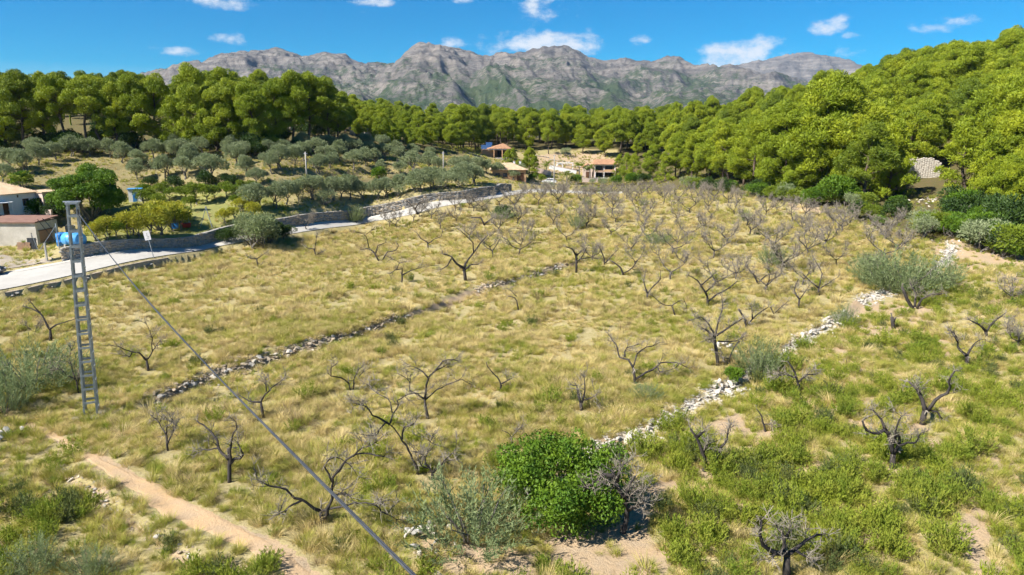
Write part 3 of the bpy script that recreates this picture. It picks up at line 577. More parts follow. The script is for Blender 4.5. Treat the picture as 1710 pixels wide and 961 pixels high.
def soil_at(px, py, x, y):
    s = np.zeros(len(px), bool)
    for S in SOILS: s |= inpoly(px, py, S) & (rg.random(len(px)) < .9)
    d, f = sdist(x, y, path_w); s |= np.abs(d) < .12 + .35 * rg.random(len(x)) + .42 * (f > .42)
    if len(BARE):
        for (bx, by, bz) in BARE: u = unit(np.array((-bx, -by))); dx, dy = x - bx - u[0] * .5, y - by - u[1] * .5; s |= dx * dx + dy * dy < .62 ** 2
    return s
def by_wall(x, y):
    a, b = sdist(x, y, PW1)[0], sdist(x, y, PW2)[0]; return ((a < .12) & (a > -.26)) | ((b < .25) & (b > -.6)) | ((np.abs(sdist(x, y, PW3)[0]) < .16) & (rg.random(len(x)) < .7))
def off_road(x, y): return sdist(x, y, PRL)[0] < -1.0

# ---------------------------------------------------------------- trees
M_PINE = foliage('pine needles', (.26, .325, .016), (.40, .435, .022), (.205, .275, .016), .24, .35, 1.6)
M_PINED = foliage('dark pine needles', (.17, .23, .016), (.26, .31, .018), (.14, .20, .016), .22, .35, 1.6)
M_OLIVE = foliage('olive leaves', (.29, .335, .17), (.35, .39, .21), (.235, .285, .13), .25, .8, 4)
M_CAROB = foliage('glossy carob leaves', (.075, .16, .012), (.075, .16, .012), (.165, .26, .016), .25, 1.6, 5)
M_BROAD = foliage('broadleaf green', (.09, .185, .015), (.09, .185, .015), (.16, .26, .018), .3, .6, 3)
M_CITRUS = foliage('citrus leaves', (.15, .24, .02), (.25, .30, .026), (.19, .25, .022), .3, 1, 5)
M_GOLD = foliage('yellow green leaves', (.40, .40, .03), (.33, .37, .04), (.46, .42, .04), .3, 1, 5)
M_OAK = foliage('evergreen oak leaves', (.05, .10, .018), (.085, .135, .022), (.045, .085, .02), .28, .9, 4)
M_FEATH = foliage('feathery grey green shoots', (.25, .30, .135), (.29, .33, .16), (.20, .26, .10), .35, 1, 4)
M_BARK = plain('pine bark', (.16, .12, .09), (.09, .07, .055), 2, .95, .1)
M_GBARK = plain('grey bark', (.22, .20, .17), (.13, .115, .10), 3, .95, .1)
M_CHAR = plain('weathered almond bark', (.075, .064, .058), (.034, .030, .028), 3, .9, .2)
def limb(mb, p0, p1, r0, r1, rs, bow=.12, n=5, sides=5):
    p0, p1 = np.asarray(p0, float), np.asarray(p1, float); u = np.linspace(0, 1, n)[:, None]; L = np.linalg.norm(p1 - p0)
    P = p0 + (p1 - p0) * u + rs.normal(0, bow * L * .25, (n, 3)) * np.sin(u * math.pi) + np.array((0, 0, -bow * L * .3)) * np.sin(u * math.pi); mb.tube(P, r0 + (r1 - r0) * u[:, 0], sides); return P
def make_pine(H, Rc, t0, seed, conic=False, dens=420, mat=None, nl=26, leaf=(.44, .09)):
    rs = np.random.default_rng(seed); tk, cr = MB(), MB(); lean = rs.normal(0, .05 * H, 2); n = 8; u = np.linspace(0, 1, n)
    ax = np.c_[lean[0] * u ** 1.5 + rs.normal(0, .012 * H, n) * (u > 0), lean[1] * u ** 1.5 + rs.normal(0, .012 * H, n) * (u > 0), u * H * .93 - .3]; r0 = .016 * H + .05
    tk.tube(ax, r0 * (1 - .85 * u) + .02, 6); P = lambda t: np.array([np.interp(t, u, ax[:, k]) for k in range(3)]); puffs = []
    for i in range(nl):
        f = (i + .5) / nl; t = t0 + (1 - t0) * f ** .9 * .97; a = i * 2.39996 + rs.uniform(-.5, .5)
        rad = Rc * ((1 - f) ** .75 * .95 + .12 if conic else min(1, .45 + 2.2 * f) * (1 - .80 * f ** 1.8)); rad *= rs.uniform(.72, 1.12)
        b = P(max(.05, t - .10)); e = P(t) + np.array((math.cos(a) * rad, math.sin(a) * rad, rs.uniform(-.02, .05) * H)); limb(tk, b, e, r0 * .38 * (1 - .6 * f), .02, rs)
        pr = Rc * rs.uniform(.19, .30) * (.8 if conic else 1); puffs.append((e, pr))
        for g in (.72, .45):
            if rs.random() < .8: puffs.append((b + (e - b) * g + rs.normal(0, .25 * pr + .1, 3) + (0, 0, .25 * pr), pr * rs.uniform(.6, .95)))
        if rs.random() < .7: puffs.append((e + np.array((math.cos(a + 1.3), math.sin(a + 1.3), .1)) * pr * 1.2, pr * .75))
    puffs.append((P(1) + (0, 0, .1), Rc * .26)); puffs.append((P(.93), Rc * .3))
    puff_leaves(cr, puffs, dens, leaf[0], leaf[1], rs, 1.08, .85, .6, .5, -.5, True)
    return tk.mesh('trunk', M_BARK, True), cr.mesh('crown', mat or M_PINE)
PINES = {'A': [make_pine(13, 4.0, .18, 101), make_pine(13, 3.7, .24, 102), make_pine(13, 4.3, .16, 103), make_pine(13, 3.4, .26, 112)],
         'B': [make_pine(13, 3.6, .56, 104, nl=17), make_pine(13, 3.9, .5, 105, nl=17)],
         'C': [make_pine(9, 2.8, .08, 106, True, nl=22), make_pine(9, 2.5, .06, 107, True, nl=22)],
         'D': [make_pine(10.5, 3.5, .3, 108, nl=22), make_pine(10.5, 3.8, .34, 109, nl=22), make_pine(10.5, 3.2, .28, 110, nl=22)],
         'K': [make_pine(12, 3.6, .3, 111, mat=M_PINED, nl=18), make_pine(12, 3.9, .34, 113, mat=M_PINED, nl=18)]}
PH = {'A': 13, 'B': 13, 'C': 9, 'D': 10.5, 'K': 12}
def place(name, pair, loc, H, h0, label, cat, group, names=('trunk', 'crown'), wob=.12, rz=None):
    e = empty(name, loc, rng.uniform(0, 6.28) if rz is None else rz); s = H / h0; e.scale = (s * rng.uniform(1 - wob, 1 + wob), s * rng.uniform(1 - wob, 1 + wob), s); tag(e, label, cat, group)
    for nm, me in zip(names, pair):
        if me:
            o = link(nm, me, e)
            if nm == 'twig': o['kind'] = 'stuff'
    return e
FRONT_R = [(1058, 304, 8, 'C'), (1085, 300, 10, 'A'), (1112, 304, 8, 'C'), (1128, 298, 12, 'A'), (1155, 304, 12, 'A'), (1185, 300, 15, 'A'), (1215, 311, 15, 'A'), (1252, 318, 15, 'A'), (1285, 322, 13, 'C'), (1310, 324, 17, 'A'), (1352, 324, 20, 'A'), (1392, 322, 21, 'A'), (1412, 328, 14, 'A'),
           (1455, 326, 12, 'C'), (1482, 332, 13, 'C'), (1496, 326, 8, 'C'), (1530, 268, 13, 'D'), (1608, 330, 12, 'C'), (1628, 318, 17, 'A'), (1640, 338, 11, 'C'), (1655, 318, 18, 'A'), (1690, 330, 17, 'A'), (1715, 322, 20, 'A'), (1760, 350, 17, 'A')]
FL_R = ['small conical pine at the far left end of the wooded slope', 'pine beside the small conical one near the two storey villa', 'low bushy pine close to the road bend', 'rounded pine rising behind the low bushy one', 'dense pine a little right of the road bend', 'tall light green pine in the middle of the wood edge',
        'broad pine with foliage down to the dry field', 'dense light pine left of the sandy patch at the field edge', 'short conical pine by the sandy patch at the field edge', 'pine left of the tallest one at the field edge', 'very tall broad pine above the sandy patch, tallest at the field edge', 'dark tall pine directly right of the tallest one', 'lower pine in front of the dark tall one',
        'conical pine above the dark green bush at the wood edge', 'fresh green conical pine left of the pale ruined wall', 'small conical pine touching the left end of the ruined wall', 'pine standing behind the pale ruined wall', 'fresh green conical pine right of the pale ruined wall', 'tall pine right of the pale ruined wall',
        'low conical pine above the rock outcrop', 'tall pine near the right edge behind the low conical one', 'pine close to the right edge with foliage to the ground', 'largest pine at the right edge of the photo', 'pine cut off by the right edge of the photo']
ALLP = []
for (px, py, H, v), lb in zip(FRONT_R, FL_R): p = hg(px, py); ALLP.append((p[0], p[1], p[2], H, v, lb, 'pines along the right edge of the field', 99))
FRONT_L = [(-20, 252, 14, 'K'), (12, 252, 14, 'A'), (42, 252, 15, 'K'), (78, 248, 14.5, 'A'), (112, 250, 14, 'B'), (146, 251, 14, 'B'), (168, 250, 14, 'B'), (196, 252, 13, 'A'), (228, 248, 14, 'A'), (262, 246, 14, 'A'), (300, 252, 9, 'C'), (334, 248, 16, 'A'), (362, 252, 12, 'A'), (398, 246, 13, 'A'), (430, 250, 12.5, 'A'),
           (462, 245, 13, 'A'), (490, 241, 14.5, 'A'), (518, 241, 14.5, 'B'), (548, 243, 13, 'K'), (566, 240, 10, 'K')]
FL_L = ['dark pine cut by the left edge of the photo', 'pine at the left edge above the white house', 'dark tall pine above the white house', 'tall pine left of the bare slanting trunks', 'first bare trunked pine from the left, crown high up', 'second bare trunked pine, standing upright', 'bare trunked pine with the slanting trunk', 'pine just right of the slanting trunk', 'broad bright pine above the big leafy tree',
        'bright pine in the middle of the left wood', 'short conical pine in the gap of the left wood', 'tallest pine of the left wood, pointed top', 'pine hugging the right side of the tallest one in the left wood', 'rounded pine with a twin top in the left wood', 'rounded pine before the mountain foot in the left wood', 'pine left of the pair with pale undersides',
        'tall fan shaped pine near the right end of the left wood', 'open crowned pine near the right end of the left wood', 'dark pine second from the right end of the left wood', 'dark small pine closing the right end of the left wood']
for (px, py, H, v), lb in zip(FRONT_L, FL_L): p = hg(px, py); ALLP.append((p[0], p[1], p[2], H, v, lb, 'pines of the left wood', 99))
def poisson(n, box, dmin, ok, seed):
    rs = np.random.default_rng(seed); P = []; cell = {}
    X = rs.uniform(box[0], box[1], n); Y = rs.uniform(box[2], box[3], n); Z = gzv(X, Y); px, py = project(X, Y, Z); K = ok(X, Y, Z, px, py)
    for x, y, z in zip(X[K], Y[K], Z[K]):
        c = (int(x // dmin), int(y // dmin))
        if any((x - a) ** 2 + (y - b) ** 2 < dmin * dmin for i in (-1, 0, 1) for j in (-1, 0, 1) for a, b in cell.get((c[0] + i, c[1] + j), [])): continue
        cell.setdefault(c, []).append((x, y)); P.append((x, y, z))
    return P
fieldpy = lambda px: np.interp(px, [p[0] for p in EDGE_R], [p[1] for p in EDGE_R])
RUIN = hg(1543, 298)
okR = lambda X, Y, Z, px, py: (px > 1035) & (px < 1790) & (py < fieldpy(px) - 16) & ((px < 1450) | (px > 1650) | (Y > RUIN[1] + 3)) & ((px > 1120) | (Y > 225))
for x, y, z in poisson(2600, (25, 210, 92, 262), 6.0, okR, 3):
    px, py = project(x, y, z); q = rng.random(); H = rng.uniform(8, 14.5); _, ty = project(x, y, z + H); ALLP.append((x, y, z, H, 'D' if q < .7 else ('A' if q < .9 else 'K'), '%s pine %s the wooded right hill, %s' % ('tall' if H > 12.5 else ('short' if H < 10 else 'rounded'), 'on the skyline of' if y > 178 else ('halfway up' if y > 135 else 'low down on'), 'above the road bend' if px < 1190 else ('above the sandy field corner' if px < 1400 else ('above the ruined wall' if px < 1600 else 'by the right edge'))), 'pines packed on the right hillside', H / math.hypot(x, y) * (1 if -20 < px < 1730 else .2)))
okL = lambda X, Y, Z, px, py: (px > -120) & (px < 560) & (py < 246) & (Y > 150)
for x, y, z in poisson(700, (-210, -25, 156, 225), 8.5, okL, 4):
    px, py = project(x, y, z); H = rng.uniform(8, 13) * (.62 if 225 < px < 345 else 1); ALLP.append((x, y, z, H, 'DAK'[rng.integers(3)], 'pine half hidden behind the front row of the left wood', 'pines behind the left wood', H / math.hypot(x, y) * .6 * (px > -20)))
okC = lambda X, Y, Z, px, py: (px > 540) & (px < 1120) & (py < 252 - 8 * ((px > 560) & (px < 760))) & (Y > 205) & ~((px > 880) & (px < 1040) & (Y < 242))
for x, y, z in poisson(1500, (-75, 70, 205, 285), 5.2, okC, 5):
    px, py = project(x, y, z); low = px < 770; H = rng.uniform(6.5, 9) if low else rng.uniform(10, 14); ALLP.append((x, y, z, H, ('DDA' if low else 'ABKD')[rng.integers(3 if low else 4)], '%s pine in the distant wood %s' % ('small rounded' if low else ('very tall' if H > 12.5 else 'tall'), 'at the end of the left wood' if px < 640 else ('below the mountain foot' if px < 770 else ('above the porch villa' if px < 880 else ('above the bare slope' if px < 980 else 'above the two storey villa')))), 'pines of the distant wood', H / math.hypot(x, y) * (1.15 if y < 262 else .7)))
ALLP.sort(key=lambda t: -t[7])
for k, (x, y, z, H, v, lb, gr, _) in enumerate(ALLP[:296]): place('pine_tree', PINES[v][rng.integers(len(PINES[v]))], (x, y, z - .1), H, PH[v], lb, 'pine tree', gr)
pairs = PINES['D'] + PINES['A'][:2] + PINES['K'][:1]; hs_ = [10.5] * 3 + [13] * 2 + [12]
def joined(pair):
    t, c = pair; mb = MB(); mats = []
    for me in pair:
        v = np.empty(len(me.vertices) * 3); me.vertices.foreach_get('co', v); n = len(me.polygons); lt = np.empty(n, int); me.polygons.foreach_get('loop_total', lt); L = np.empty(len(me.loops), int); me.loops.foreach_get('vertex_index', L)
        ls = np.r_[0, np.cumsum(lt)[:-1]]; q = L[ls[lt == 4][:, None] + np.arange(4)] if (lt == 4).any() else None; tt = L[ls[lt == 3][:, None] + np.arange(3)] if (lt == 3).any() else None; mb.add(v, q, tt)
    return mb.mesh('pine', c.materials[0])
protos('pines', [joined(p) for p in pairs])
rest = np.array([(x, y, z - .1, H) for x, y, z, H, *_ in ALLP[296:]]); ix = rng.integers(0, 6, len(rest))
okF = lambda X, Y, Z, px, py: (Y > 262)
fw_ = np.array([(x, y, z - .1, rng.uniform(8, 12)) for x, y, z in poisson(2600, (-230, 260, 150, 420), 6.5, lambda X, Y, Z, px, py: ((Y > 286) | ((X < -60) & (Y > 226)) | ((X > 150) & (Y > 120))) & (np.hypot(X, Y) < 420) & (np.abs(X) < Y * .95), 6)])
rest = np.concatenate([rest, fw_]); ix = rng.integers(0, 6, len(rest))
scatter('distant_pine_wood', 'pines', rest[:, :3], rest[:, 3] / np.array(hs_)[ix], 'mass of pines filling the backs of the wooded hills', 'wood', ix, .03)

# ---------------------------------------------------------------- olives, garden trees and shrubs
def make_round(H, Rc, seed, mat, leaf, dens, np_, bark, t0=.35, flat=.8, stems=1, lobes=.42, twig=True, dn=.35, shell=False, rag=.82):
    rs = np.random.default_rng(seed); tk, cr = MB(), MB(); puffs = []; cz = H * (t0 + (1 - t0) * .5); hz = H * (1 - t0) * .5
    for s in range(stems): 
        b = np.array((rs.normal(0, .12 * stems), rs.normal(0, .12 * stems), -.15)); f = b + np.array((rs.normal(0, .15), rs.normal(0, .15), H * t0 + .15)); limb(tk, b, f, .045 * H, .03 * H, rs, .2)
        for k in range(4 if twig else 2): a = rs.uniform(0, 6.28); limb(tk, f, (math.cos(a) * Rc * .6, math.sin(a) * Rc * .6, cz + rs.uniform(-.2, .5) * hz), .02 * H, .008 * H, rs, .2)
    for i in range(np_):
        d = unit(rs.normal(size=3)); d[2] = abs(d[2]) * 1.3 - dn if rs.random() < .85 else d[2]; d = unit(d); k = rs.uniform(.45, rag); puffs.append(((d[0] * Rc * k, d[1] * Rc * k, cz + d[2] * hz * k), Rc * lobes * rs.uniform(.7 if rag < .9 else .45, 1.15)))
    puff_leaves(cr, puffs, dens, leaf[0], leaf[1], rs, flat, .3, .5, .7, -.8, shell); return tk.mesh('trunk', bark, True), cr.mesh('crown', mat)
OLV = [make_round(4.2, 2.2, 200 + i, M_OLIVE, (.34, .10), 300, 15, M_GBARK, .25 + .04 * (i % 3), .85, 1 + i % 2) for i in range(5)]
CIT = [make_round(2.2, 1.05, 220 + i, M_CITRUS, (.2, .1), 700, 11, M_GBARK, .28, .9) for i in range(3)]
GLD = [make_round(2.6, 1.5, 230 + i, M_GOLD, (.24, .11), 420, 13, M_GBARK, .12, .8, 2) for i in range(2)]
OAK = [make_round(2.4, 1.7, 240 + i, (M_OAK, M_OAK, M_BROAD)[i], (.22, .11), 420, 15, M_GBARK, .05, .85, 2) for i in range(3)]
YEL = [make_round(2.2, 1.5, 250 + i, M_CITRUS, (.26, .10), 380, 13, M_GBARK, .05, .8, 2) for i in range(2)]
GRY = [make_round(2.4, 1.6, 260 + i, M_OLIVE, (.26, .06), 300, 12, M_GBARK, .08, .8, 2) for i in range(2)]
OLIVES = [(205, 272, 4.2), (232, 282, 4), (258, 268, 4.5), (276, 298, 4.5), (302, 272, 5), (318, 284, 5), (352, 304, 5.4), (338, 262, 4.2), (388, 262, 4.4), (405, 268, 4), (412, 296, 4), (447, 258, 3.4), (452, 290, 4), (468, 282, 4.6), (492, 278, 4.4), (476, 262, 3.6), (505, 268, 4), (528, 262, 4.2), (533, 290, 3.8), (545, 274, 4), (566, 268, 4.4), (590, 262, 4.2), (592, 284, 4.4),
          (610, 278, 4.2), (618, 264, 4), (636, 290, 3), (642, 268, 4.2), (664, 272, 4), (690, 288, 4.8), (668, 292, 3), (716, 284, 4.2), (730, 292, 4.4), (762, 290, 4.6), (778, 288, 4.6), (798, 286, 4.2), (812, 290, 4), (610, 250, 4), (640, 252, 4), (575, 252, 4), (545, 255, 4), (505, 252, 4), (365, 248, 4), (300, 250, 4), (40, 290, 4.4), (15, 284, 4.2), (66, 276, 4.2), (92, 270, 4), (60, 262, 4), (120, 262, 4.4), (150, 262, 4), (185, 264, 4), (8, 306, 3.6),
          (690, 262, 3.6), (660, 258, 3.6), (720, 268, 3.8), (870, 300, 4.6), (858, 302, 3.6), (832, 294, 4)]
for i, (px, py, H) in enumerate(OLIVES):
    p = hg(px, py); H *= .86; w = 'above the white house' if px < 130 else ('on the terraces above the leafy garden tree' if px < 345 else ('on the terraces below the left wood' if px < 520 else ('on the terraces in the middle of the valley' if px < 700 else 'near the orange roofed villa')))
    s = 'large' if H > 4.5 else ('small' if H < 3.7 else 'medium'); place('olive_tree', OLV[i % 5], (p[0], p[1], p[2] - .1), H, 4.2, '%s silver green olive tree %s' % (s, w), 'olive tree', 'olive trees beyond the road', wob=.18)
okO = lambda X, Y, Z, px, py: inpoly(px, py, [(190, 300), (200, 262), (420, 255), (560, 248), (700, 250), (800, 285), (700, 300), (520, 305), (420, 312), (300, 318)]) & (Y < 175)
for i, (x, y, z) in enumerate(poisson(900, (-110, 0, 100, 175), 6.2, okO, 9)):
    px, py = project(x, y, z)
    if min((x - o_.location.x) ** 2 + (y - o_.location.y) ** 2 for o_ in COL.objects if o_.name.startswith('olive_tree')) < 12: continue
    H = rng.uniform(2.6, 4); place('olive_tree', OLV[i % 5], (x, y, z - .1), H, 4.2, '%s silvery olive tree filling the terrace rows %s' % ('young' if H < 3.2 else 'grown', 'right of the leafy tree' if px < 400 else ('below the left wood' if px < 560 else 'in mid valley')), 'olive tree', 'olive trees beyond the road', wob=.18)
for i, (x, y, z) in enumerate(poisson(700, (-60, 10, 165, 208), 5.0, lambda X, Y, Z, px, py: (px > 570) & (px < 775) & (py < 252), 10)):
    H = rng.uniform(5, 8); place('pine_tree', PINES['D'][i % 3], (x, y, z - .1), H, 10.5, '%s bright pine on the slope between the left wood and the villas' % ('small' if H < 6.5 else 'taller'), 'pine tree', 'pines of the distant wood')
row = resample(poly([(445, 366), (520, 360), (585, 349), (650, 340), (720, 330), (790, 318), (818, 310)], gzv), 2.2); k = 0
for off in (0, 3.4):
    for p in row:
        x, y = p[0] - off * .8 + rng.normal(0, .5), p[1] + off * .6 + rng.normal(0, .5)
        if sdist([x], [y], PRH)[0][0] < 1.5: continue
        place('olive_tree', OLV[k % 5] if off else GRY[k % 2], (x, y, gz(x, y) - .1), rng.uniform(3.2, 4.2) if off else rng.uniform(2.4, 3.2), 4.2 if off else 2.4, 'olive of the hedge above the road wall, %s' % (('low front row' if off == 0 else 'taller back row') + (', near the bushy roadside tree' if p[0] < -33 else (', halfway along' if p[0] < -18 else ', near the orange villa'))), 'olive tree', 'olive trees in the hedge above the road wall', wob=.2); k += 1
CITS = [(243, 333, 2.4), (256, 338, 2.4), (272, 334, 2.8), (284, 336, 2.2), (308, 338, 2.6), (330, 342, 3.4), (345, 338, 2.8), (360, 334, 2.2), (378, 328, 2.4), (388, 338, 2.8), (406, 326, 2.4), (422, 324, 2.2), (414, 333, 1.5), (394, 346, 2), (318, 352, 2.2), (265, 350, 2.4), (240, 345, 2.6)]
for i, (px, py, H) in enumerate(CITS):
    p = hg(px, py); place('citrus_tree', CIT[i % 3], (p[0], p[1], p[2] - .05), H, 2.2, '%s round citrus tree %s of the garden' % ('taller' if H > 2.5 else 'small', 'at the left end' if px < 290 else ('in the middle' if px < 350 else 'at the far right end')), 'citrus tree', 'citrus trees in the garden')
GOLDS = [(160, 402, 2.2), (178, 400, 2.6), (196, 400, 2.8), (214, 396, 3.0), (232, 398, 2.6), (252, 392, 3.8), (270, 392, 3.6), (288, 386, 3.8), (304, 384, 3.6), (262, 376, 3.4), (292, 372, 3.0), (374, 372, 2.0), (392, 366, 1.8), (404, 352, 2.0), (420, 348, 2.2), (424, 366, 2.4)]
for i, (px, py, H) in enumerate(GOLDS):
    p = hg(px, py); place('garden_shrub', GLD[i % 2] if i not in (2, 8) else CIT[1], (p[0], p[1], p[2] - .05), H, 2.6, '%s garden shrub behind the road wall %s' % ('green' if i in (2, 8) else 'yellow green', 'near the blue tanks' if px < 205 else ('left of the road sign' if px < 245 else ('just right of the road sign' if px < 310 else 'near the bushy road tree'))), 'shrub', 'garden shrubs behind the road wall')
BIG = make_round(8.6, 5.1, 300, M_BROAD, (.36, .16), 230, 72, M_GBARK, .0, .6, 3, .26, dn=.8, shell=True); p = hg(152, 368)
place('leafy_tree', BIG, (p[0], p[1], p[2] - .2), 9.0, 8.6, 'big dark green leafy tree right of the white house', 'tree', None, wob=.02)
CAR = make_round(3.7, 2.95, 301, M_CAROB, (.15, .085), 640, 105, M_GBARK, .0, .95, 3, .25, dn=.7, shell=True, rag=.98); p = hg(930, 858)
place('carob_bush', CAR, (p[0], p[1], p[2] - .2), 3.75, 3.9, 'big round glossy green bush in the foreground beside the bare tree', 'bush', None, wob=.02)
def feathery(n, h, sp, seed, mat=None, leaf=(.16, .02), per=40):
    rs = np.random.default_rng(seed); return sprig_bush(n, h, sp, rs, leaf, per).mesh('foliage', mat or M_FEATH)
FE = [feathery(120, 1.9, 1.5, 310), feathery(140, 1.7, 1.7, 311), feathery(110, 2.2, 1.3, 312)]
def stems(seed, h, sp, n=9):
    rs = np.random.default_rng(seed); mb = MB()
    for i in range(n): a = rs.uniform(0, 6.28); r = sp * rs.uniform(.3, .8); limb(mb, (0, 0, -.1), (math.cos(a) * r, math.sin(a) * r, h * rs.uniform(.5, .8)), .03, .008, rs)
    return mb.mesh('stem', M_GBARK)
FS = [stems(320 + i, 1.9, 1.4) for i in range(3)]
FEATH = [(790, 905, 2.6, 1.5, 'feathery grey green shrub left of the big round bush'), (52, 650, 3.3, 1.25, 'big grey green shrub left of the lattice tower'), (8, 690, 2.8, .9, 'pale grey green shrub cut by the left edge'), (1505, 490, 4.2, 1.5, 'large olive green shrub at the upper end of the white stone wall'), (1475, 478, 3.2, 1.2, 'bushy shrub attached to the left of the large olive green one'), (1560, 480, 3.0, 1.2, 'shrub right of the large olive green one with bare twigs below'),
         (1264, 628, 2.7, .85, 'rounded grey green shrub on the white stone wall'), (840, 366, 2.4, 1.2, 'dark green shrub in the far part of the dry field'), (965, 382, 2.4, 1.1, 'grey green shrub among the far bare trees'), (1290, 445, 2.6, 1.0, 'pale green shrub in the bare tree thicket'), (1100, 410, 2.2, 1.2, 'green undergrowth shrub in the densest bare thicket'), (1010, 325, 2.0, .9, 'dark small shrub at the far field end'), (1410, 545, 1.9, .8, 'thin shrub growing through the white wall'), (595, 372, 3.6, .55, 'slim upright feathery shrub beside the road'),
         (60, 955, 1.3, 1.2, 'low green shrub at the lower left corner'), (150, 965, 1.2, 1.1, 'low feathery shrub cut by the lower edge'), (1080, 665, 1.0, 1.3, 'bright low shrub above the white stone wall'), (980, 345, 1.7, .8, 'small pale shrub far back in the dry field'), (1075, 345, 1.6, .8, 'tiny grey shrub near the distant wood edge'), (1450, 448, 2.2, .8, 'slender shrub at the right of the bare thicket'), (1245, 372, 2.0, .8, 'light shrub between bare trees near the wood')]
for i, (px, py, H, wf, lb) in enumerate(FEATH):
    p = hg(px, py); e = empty('feathery_shrub', (p[0], p[1], p[2] - .05), rng.uniform(0, 6)); s = H / 1.9; e.scale = (s * wf, s * wf, s); tag(e, lb, 'shrub'); link('foliage', FE[i % 3], e); link('stem', FS[i % 3], e)
# bushy tree beside the road and dark shrubs around it
RT = make_round(3.2, 2.2, 330, M_FEATH, (.4, .07), 330, 16, M_GBARK, .05, .9, 3); p = hg(425, 414); place('roadside_tree', RT, (p[0], p[1], p[2] - .1), 4.9, 3.2, 'bushy grey green tree hiding the road behind the lattice tower line', 'tree', None, wob=.03)
for px, py, H, m, lb in ((452, 404, 3.0, 0, 'dark green bush right of the bushy roadside tree'), (478, 398, 2.0, 1, 'dark low bush at the road edge beside the bushy tree'), (60, 362, 2.6, 2, 'dark green bush below the white house wall'), (82, 366, 2.4, 1, 'dark bush between the hut and the white house'), (40, 320 - 6, 2.6, 2, 'green palm like bush behind the white house roof'), (380, 342 + 62, 2.0, 1, 'small bush left of the bushy roadside tree'),
                         (840, 362, 2.0, 1, 'dark round bush in the far dry field'), (634, 302, 2.6, 2, 'bright green bush on the olive terraces'), (290, 318, 2.4, 1, 'dark bush on the bank behind the citrus garden'), (345, 312, 2.6, 0, 'dark scrub under the large terrace olive'), (380, 312, 2.2, 1, 'dark low scrub on the terrace bank'), (250, 312, 1.8, 1, 'small dark bush behind the leafy garden tree'), (1225, 640, 1.1, 2, 'small fresh green shrub beside the white wall stones')):
    p = hg(px, py); place('dark_bush', OAK[m], (p[0], p[1], p[2] - .1), H, 2.4, lb, 'bush', None)
# undergrowth along the right wood edge
rs = np.random.default_rng(12)
for i in range(74):
    px = rs.uniform(1150, 1712); py = fieldpy(px) - rs.uniform(2, 10 + 52 * min(1, max(0, (px - 1260) / 300)))
    if 1568 < px < 1712 and py > fieldpy(px) - 6: py -= 8
    if 1505 < px < 1585: py = fieldpy(px) - rs.uniform(2, 22)
    right = px > 1590; t = rs.random(); kind = ('dark', OAK[rs.integers(3)]) if t < (.75 if right else .35) else (('yellow green', YEL[rs.integers(2)]) if t < .82 else ('grey', GRY[rs.integers(2)]))
    p = hg(px, py); H = rs.uniform(1.6, 3.4) * (1.15 if right else .9); place('undergrowth_bush', kind[1], (p[0], p[1], p[2] - .1), H, 2.3, '%s %s bush under the pines %s' % ('tall' if H > 2.6 else 'low', kind[0], 'at the right edge of the photo' if right else ('below the ruined wall' if px > 1430 else 'along the field edge')), 'bush', 'undergrowth bushes along the wood edge', wob=.25)
for i in range(64):  # second batch of bushes, higher up, added to darken the shaded understory
    px, py = rs.uniform(-10, 560), (rs.uniform(244, 262) if i < 28 else rs.uniform(222, 246)); p = hg(px, py); H = rs.uniform(1.8, 3.4); place('undergrowth_bush', (OAK[rs.integers(3)], OAK[0], YEL[rs.integers(2)])[rs.integers(3)], (p[0], p[1], p[2] - .1), H, 2.3, '%s bush in the shade of the left wood, %s' % ('tall' if H > 2.6 else 'low', 'above the white house' if px < 120 else ('near the bare slanting trunks' if px < 230 else ('under the tallest left pine' if px < 380 else 'beside the hidden stone farmhouse'))), 'bush', 'bushes at the foot of the left wood', wob=.25)
for px, py, H, nm, lb in ((1395, 342, 4.4, OAK[2], 'large dark green bush standing out at the wood edge'), (1360, 342, 3.0, YEL[0], 'light green bush left of the large dark one at the wood edge'), (1690, 405, 5.0, OAK[0], 'big dark evergreen bush above the dirt track'), (1660, 385, 4.4, OAK[1], 'dark evergreen bush left of the biggest one above the track'), (1640, 410, 3.0, OAK[0], 'dark bush just above the dirt track')):
    p = hg(px, py); place('undergrowth_bush', nm, (p[0], p[1], p[2] - .1), H, 2.3, lb, 'bush', 'undergrowth bushes along the wood edge')

